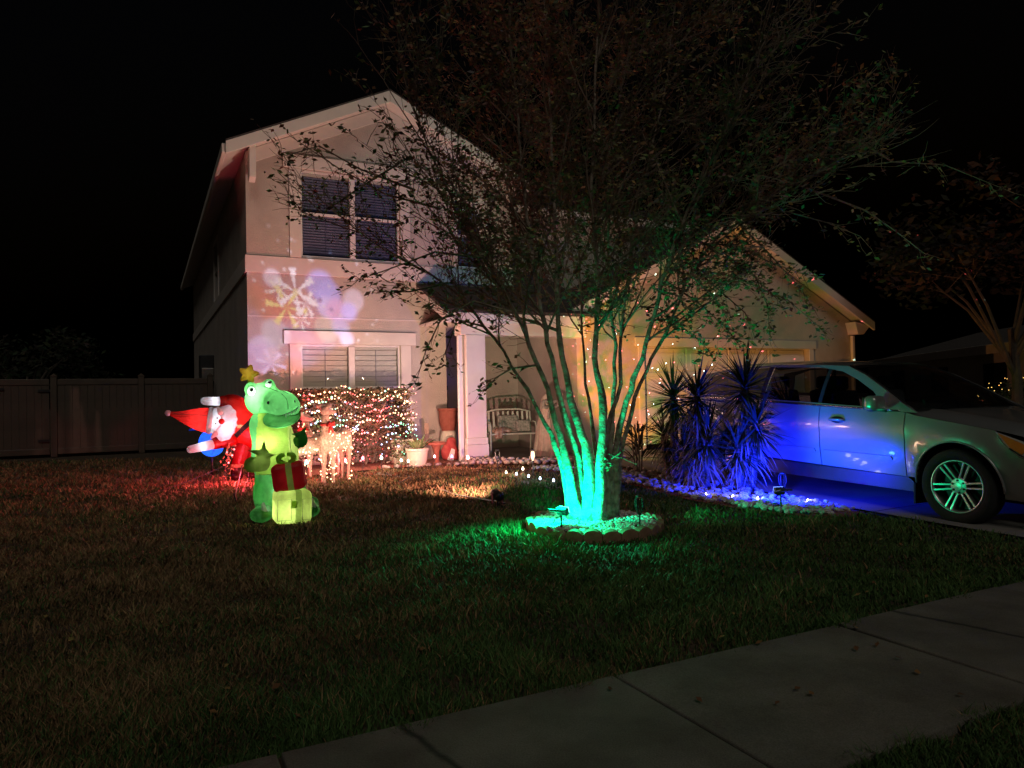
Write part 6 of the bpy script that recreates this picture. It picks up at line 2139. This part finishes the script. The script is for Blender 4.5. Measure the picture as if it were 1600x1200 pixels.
for k in range(120):
    c = Vector((-.13 + rnd.gauss(0, .09), -.22 + rnd.gauss(0, .05), .18 + rnd.gauss(0, .13)))
    if c.z < .01: continue
    u = Vector((rnd.uniform(-1, 1), rnd.uniform(-.4, .4), rnd.uniform(-1, 1))).normalized() * rnd.uniform(.025, .05)
    v_ = u.cross(Vector((.1, 1, .2))).normalized() * .016
    m.col = rnd.choice([(.10, .14, .05), (.5, .5, .38), (.35, .38, .24), (.06, .09, .03)])
    m.add([c - u, c + v_, c + u, c - v_], [(0, 1, 2, 3)])
tag(m.build('plant', M['tint'], SP), kind='stuff')
TB = thing('side_table', 'small round red topped pedestal table beside the cream pot', 'table', gp(*at(682, 717, 12.6).xy))
m = MB(); m.lathe([(.02, .375), (.165, .37), (.175, .385), (.175, .41), (.16, .42)], 24); m.build('table_top', M['terracotta'], TB, bevel=.003)
m = MB(); m.lathe([(.09, 0), (.07, .03), (.045, .10), (.05, .25), (.09, .365)], 16); m.build('pedestal', M['terracotta'], TB, smooth=True)
UR = thing('urn', 'tall terracotta urn standing by the front door', 'urn', hp(3.60, .30, gz(13.5)))
m = MB(); m.lathe([(.10, 0), (.15, .1), (.17, .3), (.15, .48), (.12, .55)], 20); m.build('base', M['cream_pot'], UR, smooth=True)
m = MB(); m.lathe([(.13, .552), (.17, .70), (.19, .93), (.205, .94), (.205, .98), (.17, .98)], 20); m.build('pot', M['terracotta'], UR)
BG = thing('gift_bag', 'red cloth gift sack propped against the porch column base', 'sack', hp(3.46, .70, gz(13.2)), TH)
def f_bag(P): return su(su(ell(P, (0, 0, .16), (.17, .13, .20)), ell(P, (.03, 0, .36), (.09, .07, .09)), .06), ell(P, (.1, .0, .09), (.14, .12, .1)), .05) + .006 * np.sin(P[..., 0] * 45 + P[..., 2] * 30)
link('sack', sdf_mesh('sack', f_bag, (-.3, -.2, -.05), (.3, .2, .5), .017, mat('red_sack', (.42, .045, .05), (.52, .09, .08), 14, .8)), BG)
m = MB(); m.add([(-.12, -.15, .02), (.0, -.17, .0), (.04, -.16, .22), (-.02, -.14, .25)], [(0, 1, 2, 3)]); m.build('tag', M['vinyl'], BG)
BX = thing('cardboard_box', 'plain cardboard box standing behind the round red table', 'box', hp(3.02, .45, gz(13.3)), TH + .3)
part_box('box_body', M['cushion_red'] if False else mat('cardboard', (.38, .26, .15), (.46, .32, .2), 9, .9), BX, -.14, .14, -.12, .12, 0, .42, .006)
part_box('flap', mat('cardboard_flap', (.40, .28, .17), (.48, .34, .22), 9, .9), BX, -.05, .05, -.128, -.1215, .30, .72, .003)
# little stone edging tray with pebbles
# bench with cushions
BN = thing('bench', 'pale metal garden bench with curved arms and cushions on the porch', 'bench', hp(4.92, .35, .195), TH - R(14))
BNW = .46
m = MB()
m.tube([(-BNW, -.24, .42), (BNW, -.24, .42), (BNW, .2, .42), (-BNW, .2, .42), (-BNW, -.24, .42)], .016, 6)
m.build('seat_frame', M['bench'], BN)
sme = MB(); sme.box(-BNW + .01, BNW - .01, -.028, .028, -.008, .008); sme = sme.mesh('seat_slat', M['bench'])
for k in range(6): link('seat_slat', sme, BN, (0, -.2 + .075 * k, .425))
for s in (-1, 1):
    m = MB(); m.tube([(s * BNW, -.25, 0), (s * BNW, -.25, .42), (s * BNW, -.26, .56), (s * BNW, -.20, .64), (s * BNW, 0, .655), (s * BNW, .2, .62)], .018, 8); m.build('arm', M['bench'], BN, smooth=True)
    m = MB(); m.tube([(s * BNW, .25, 0), (s * BNW, .2, .42), (s * BNW, .26, .85)], .018, 8); m.build('leg', M['bench'], BN, smooth=True)
m = MB(); m.tube([(-BNW, .26, .85), (-BNW * .5, .275, .90), (BNW * .5, .275, .90), (BNW, .26, .85)], .018, 8); m.build('back_rail', M['bench'], BN, smooth=True)
bsl = MB(); bsl.box(-.02, .02, -.006, .006, -.2, .2, Matrix.Rotation(R(-8), 3, 'X'), (0, 0, 0)); bsl = bsl.mesh('back_slat', M['bench'])
for k in range(9): link('back_slat', bsl, BN, (-BNW + .1 * (k + .6), .235, .66))
bw = BN.matrix_world
def onb(x, y, z): return hp(4.92, .35, .195) + Matrix.Rotation(TH - R(14), 3, 'Z') @ Vector((x, y, z))
for (x, y, z, r_, mm_, lb, rz_) in ((-.02, .12, .62, (.24, .075, .16), 'cushion', 'dark patterned cushion leaning on the bench back', 6), (.27, .06, .56, (.15, .07, .12), 'cushion', 'small patterned cushion at the right end of the bench', -14)):
    c = thing('cushion', lb, 'cushion', onb(x, y, z), TH + R(rz_), 'cushions on the bench')
    o = link('pillow', sdf_mesh('pillow', lambda P: np.maximum(rbox(P, (0, 0, 0), (r_[0], r_[1] * .6, r_[2]), .04), ell(P, (0, 0, 0), (r_[0] * 1.32, r_[1], r_[2] * 1.32))), (-r_[0] - .05, -.12, -r_[2] - .05), (r_[0] + .05, .12, r_[2] + .05), .014, M[mm_]), c, rot=(R(-14), 0, 0))
c = thing('throw_blanket', 'rust and white crumpled throw lying over the left of the bench seat', 'blanket', onb(-.2, -.06, .46), TH)
link('cloth', sdf_mesh('cloth', lambda P: su(ell(P, (0, 0, .02), (.2, .17, .06)), ell(P, (-.12, -.12, -.04), (.09, .06, .10)), .06) + .012 * np.sin(P[..., 0] * 38 + 2 * np.sin(P[..., 1] * 25)), (-.3, -.28, -.2), (.3, .25, .16), .013, M['cushion_red']), c)
# cloth draped cone figure with a mesh bow
DF = thing('draped_figure', 'pale burlap draped cone figure with a grey bow at its neck beside the bench', 'decoration', hp(5.36, 1.05, .19), TH)
def f_drape(P):
    a = np.arctan2(P[..., 1], P[..., 0])
    z = P[..., 2]
    rr = np.interp(z, [0, .04, .3, .6, .85, 1.0, 1.12, 1.22], [.30, .29, .235, .185, .135, .12, .10, .02])
    rr = rr + .018 * np.sin(7 * a + 3 * z) * np.clip(1.1 - z, 0, 1) + .008 * np.sin(17 * a)
    return np.maximum((np.hypot(P[..., 0], P[..., 1]) - rr) * .85, np.maximum(-z, z - 1.2))
link('drape', sdf_mesh('drape', f_drape, (-.4, -.4, -.03), (.4, .4, 1.28), .018, M['cloth_pale']), DF)
m = MB()
for s in (-1, 1):
    m.tube([(0, -.14, .98), (s * .10, -.17, 1.06), (s * .17, -.15, 1.05), (s * .16, -.15, .95), (s * .08, -.15, .94), (0, -.14, .98)], [.02, .035, .04, .04, .03, .02], 6)
    m.tube([(0, -.14, .97), (s * .05, -.17, .85), (s * .09, -.2, .72)], [.018, .024, .02], 5)
m.build('bow', M['ribbon'], DF, smooth=True)
m = MB(); m.tube([(.24, -.22, 0), (.18, -.18, .3)], .010, 6); m.tube([(.3, -.1, 0), (.24, -.05, .28)], .010, 6); m.build('prop_stick', M['vinyl'], DF)
# little cane hooks in the lawn
for (px, py, lb, rz_) in ((602, 757, 'small dark hook stake standing in the lawn in front of the hedge', .3), (628, 757, 'small dark hook stake leaning over right in the lawn before the hedge', -1.2)):
    p = gp(*at(px, py, 10.5).xy)
    t = thing('hook_stake', lb, 'hook stake', p, 0, 'small hook stakes in the lawn')
    lean = Matrix.Rotation(R(0 if rz_ > 0 else 62), 3, 'Y')
    pts = [lean @ Vector(q) for q in ((0, 0, -.03), (0, 0, .10), (.008, 0, .125), (.03, 0, .13), (.045, 0, .11))]
    m = MB(); m.tube([q + Vector((0, 0, .02)) for q in pts], .007, 5); m.build('hook', M['black'], t, smooth=True)
# low shrub right of the porch, between tree and yuccas
SH = thing('shrub', 'sparse dark shrub with strappy leaves between the tree and the yuccas', 'shrub', gp(1.88, 10.9))
m = MB()
for k in range(90):
    a = rnd.random() * 6.28
    blade(m, (.12 * math.cos(a), .12 * math.sin(a), .2 + .5 * rnd.random()), (math.cos(a), math.sin(a), rnd.uniform(-.1, 1.1)), rnd.uniform(.25, .5), .016, .16, rnd.choice([(.05, .07, .03), (.04, .055, .028), (.08, .07, .035)]))
tag(m.build('foliage', M['tint'], SH), kind='stuff')
m = MB()
for k in range(4): m.tube([(.03 * k - .05, 0, -.02), (.06 * k - .1, .02, .75)], .012, 5)
m.build('stem', M['twig'], SH)
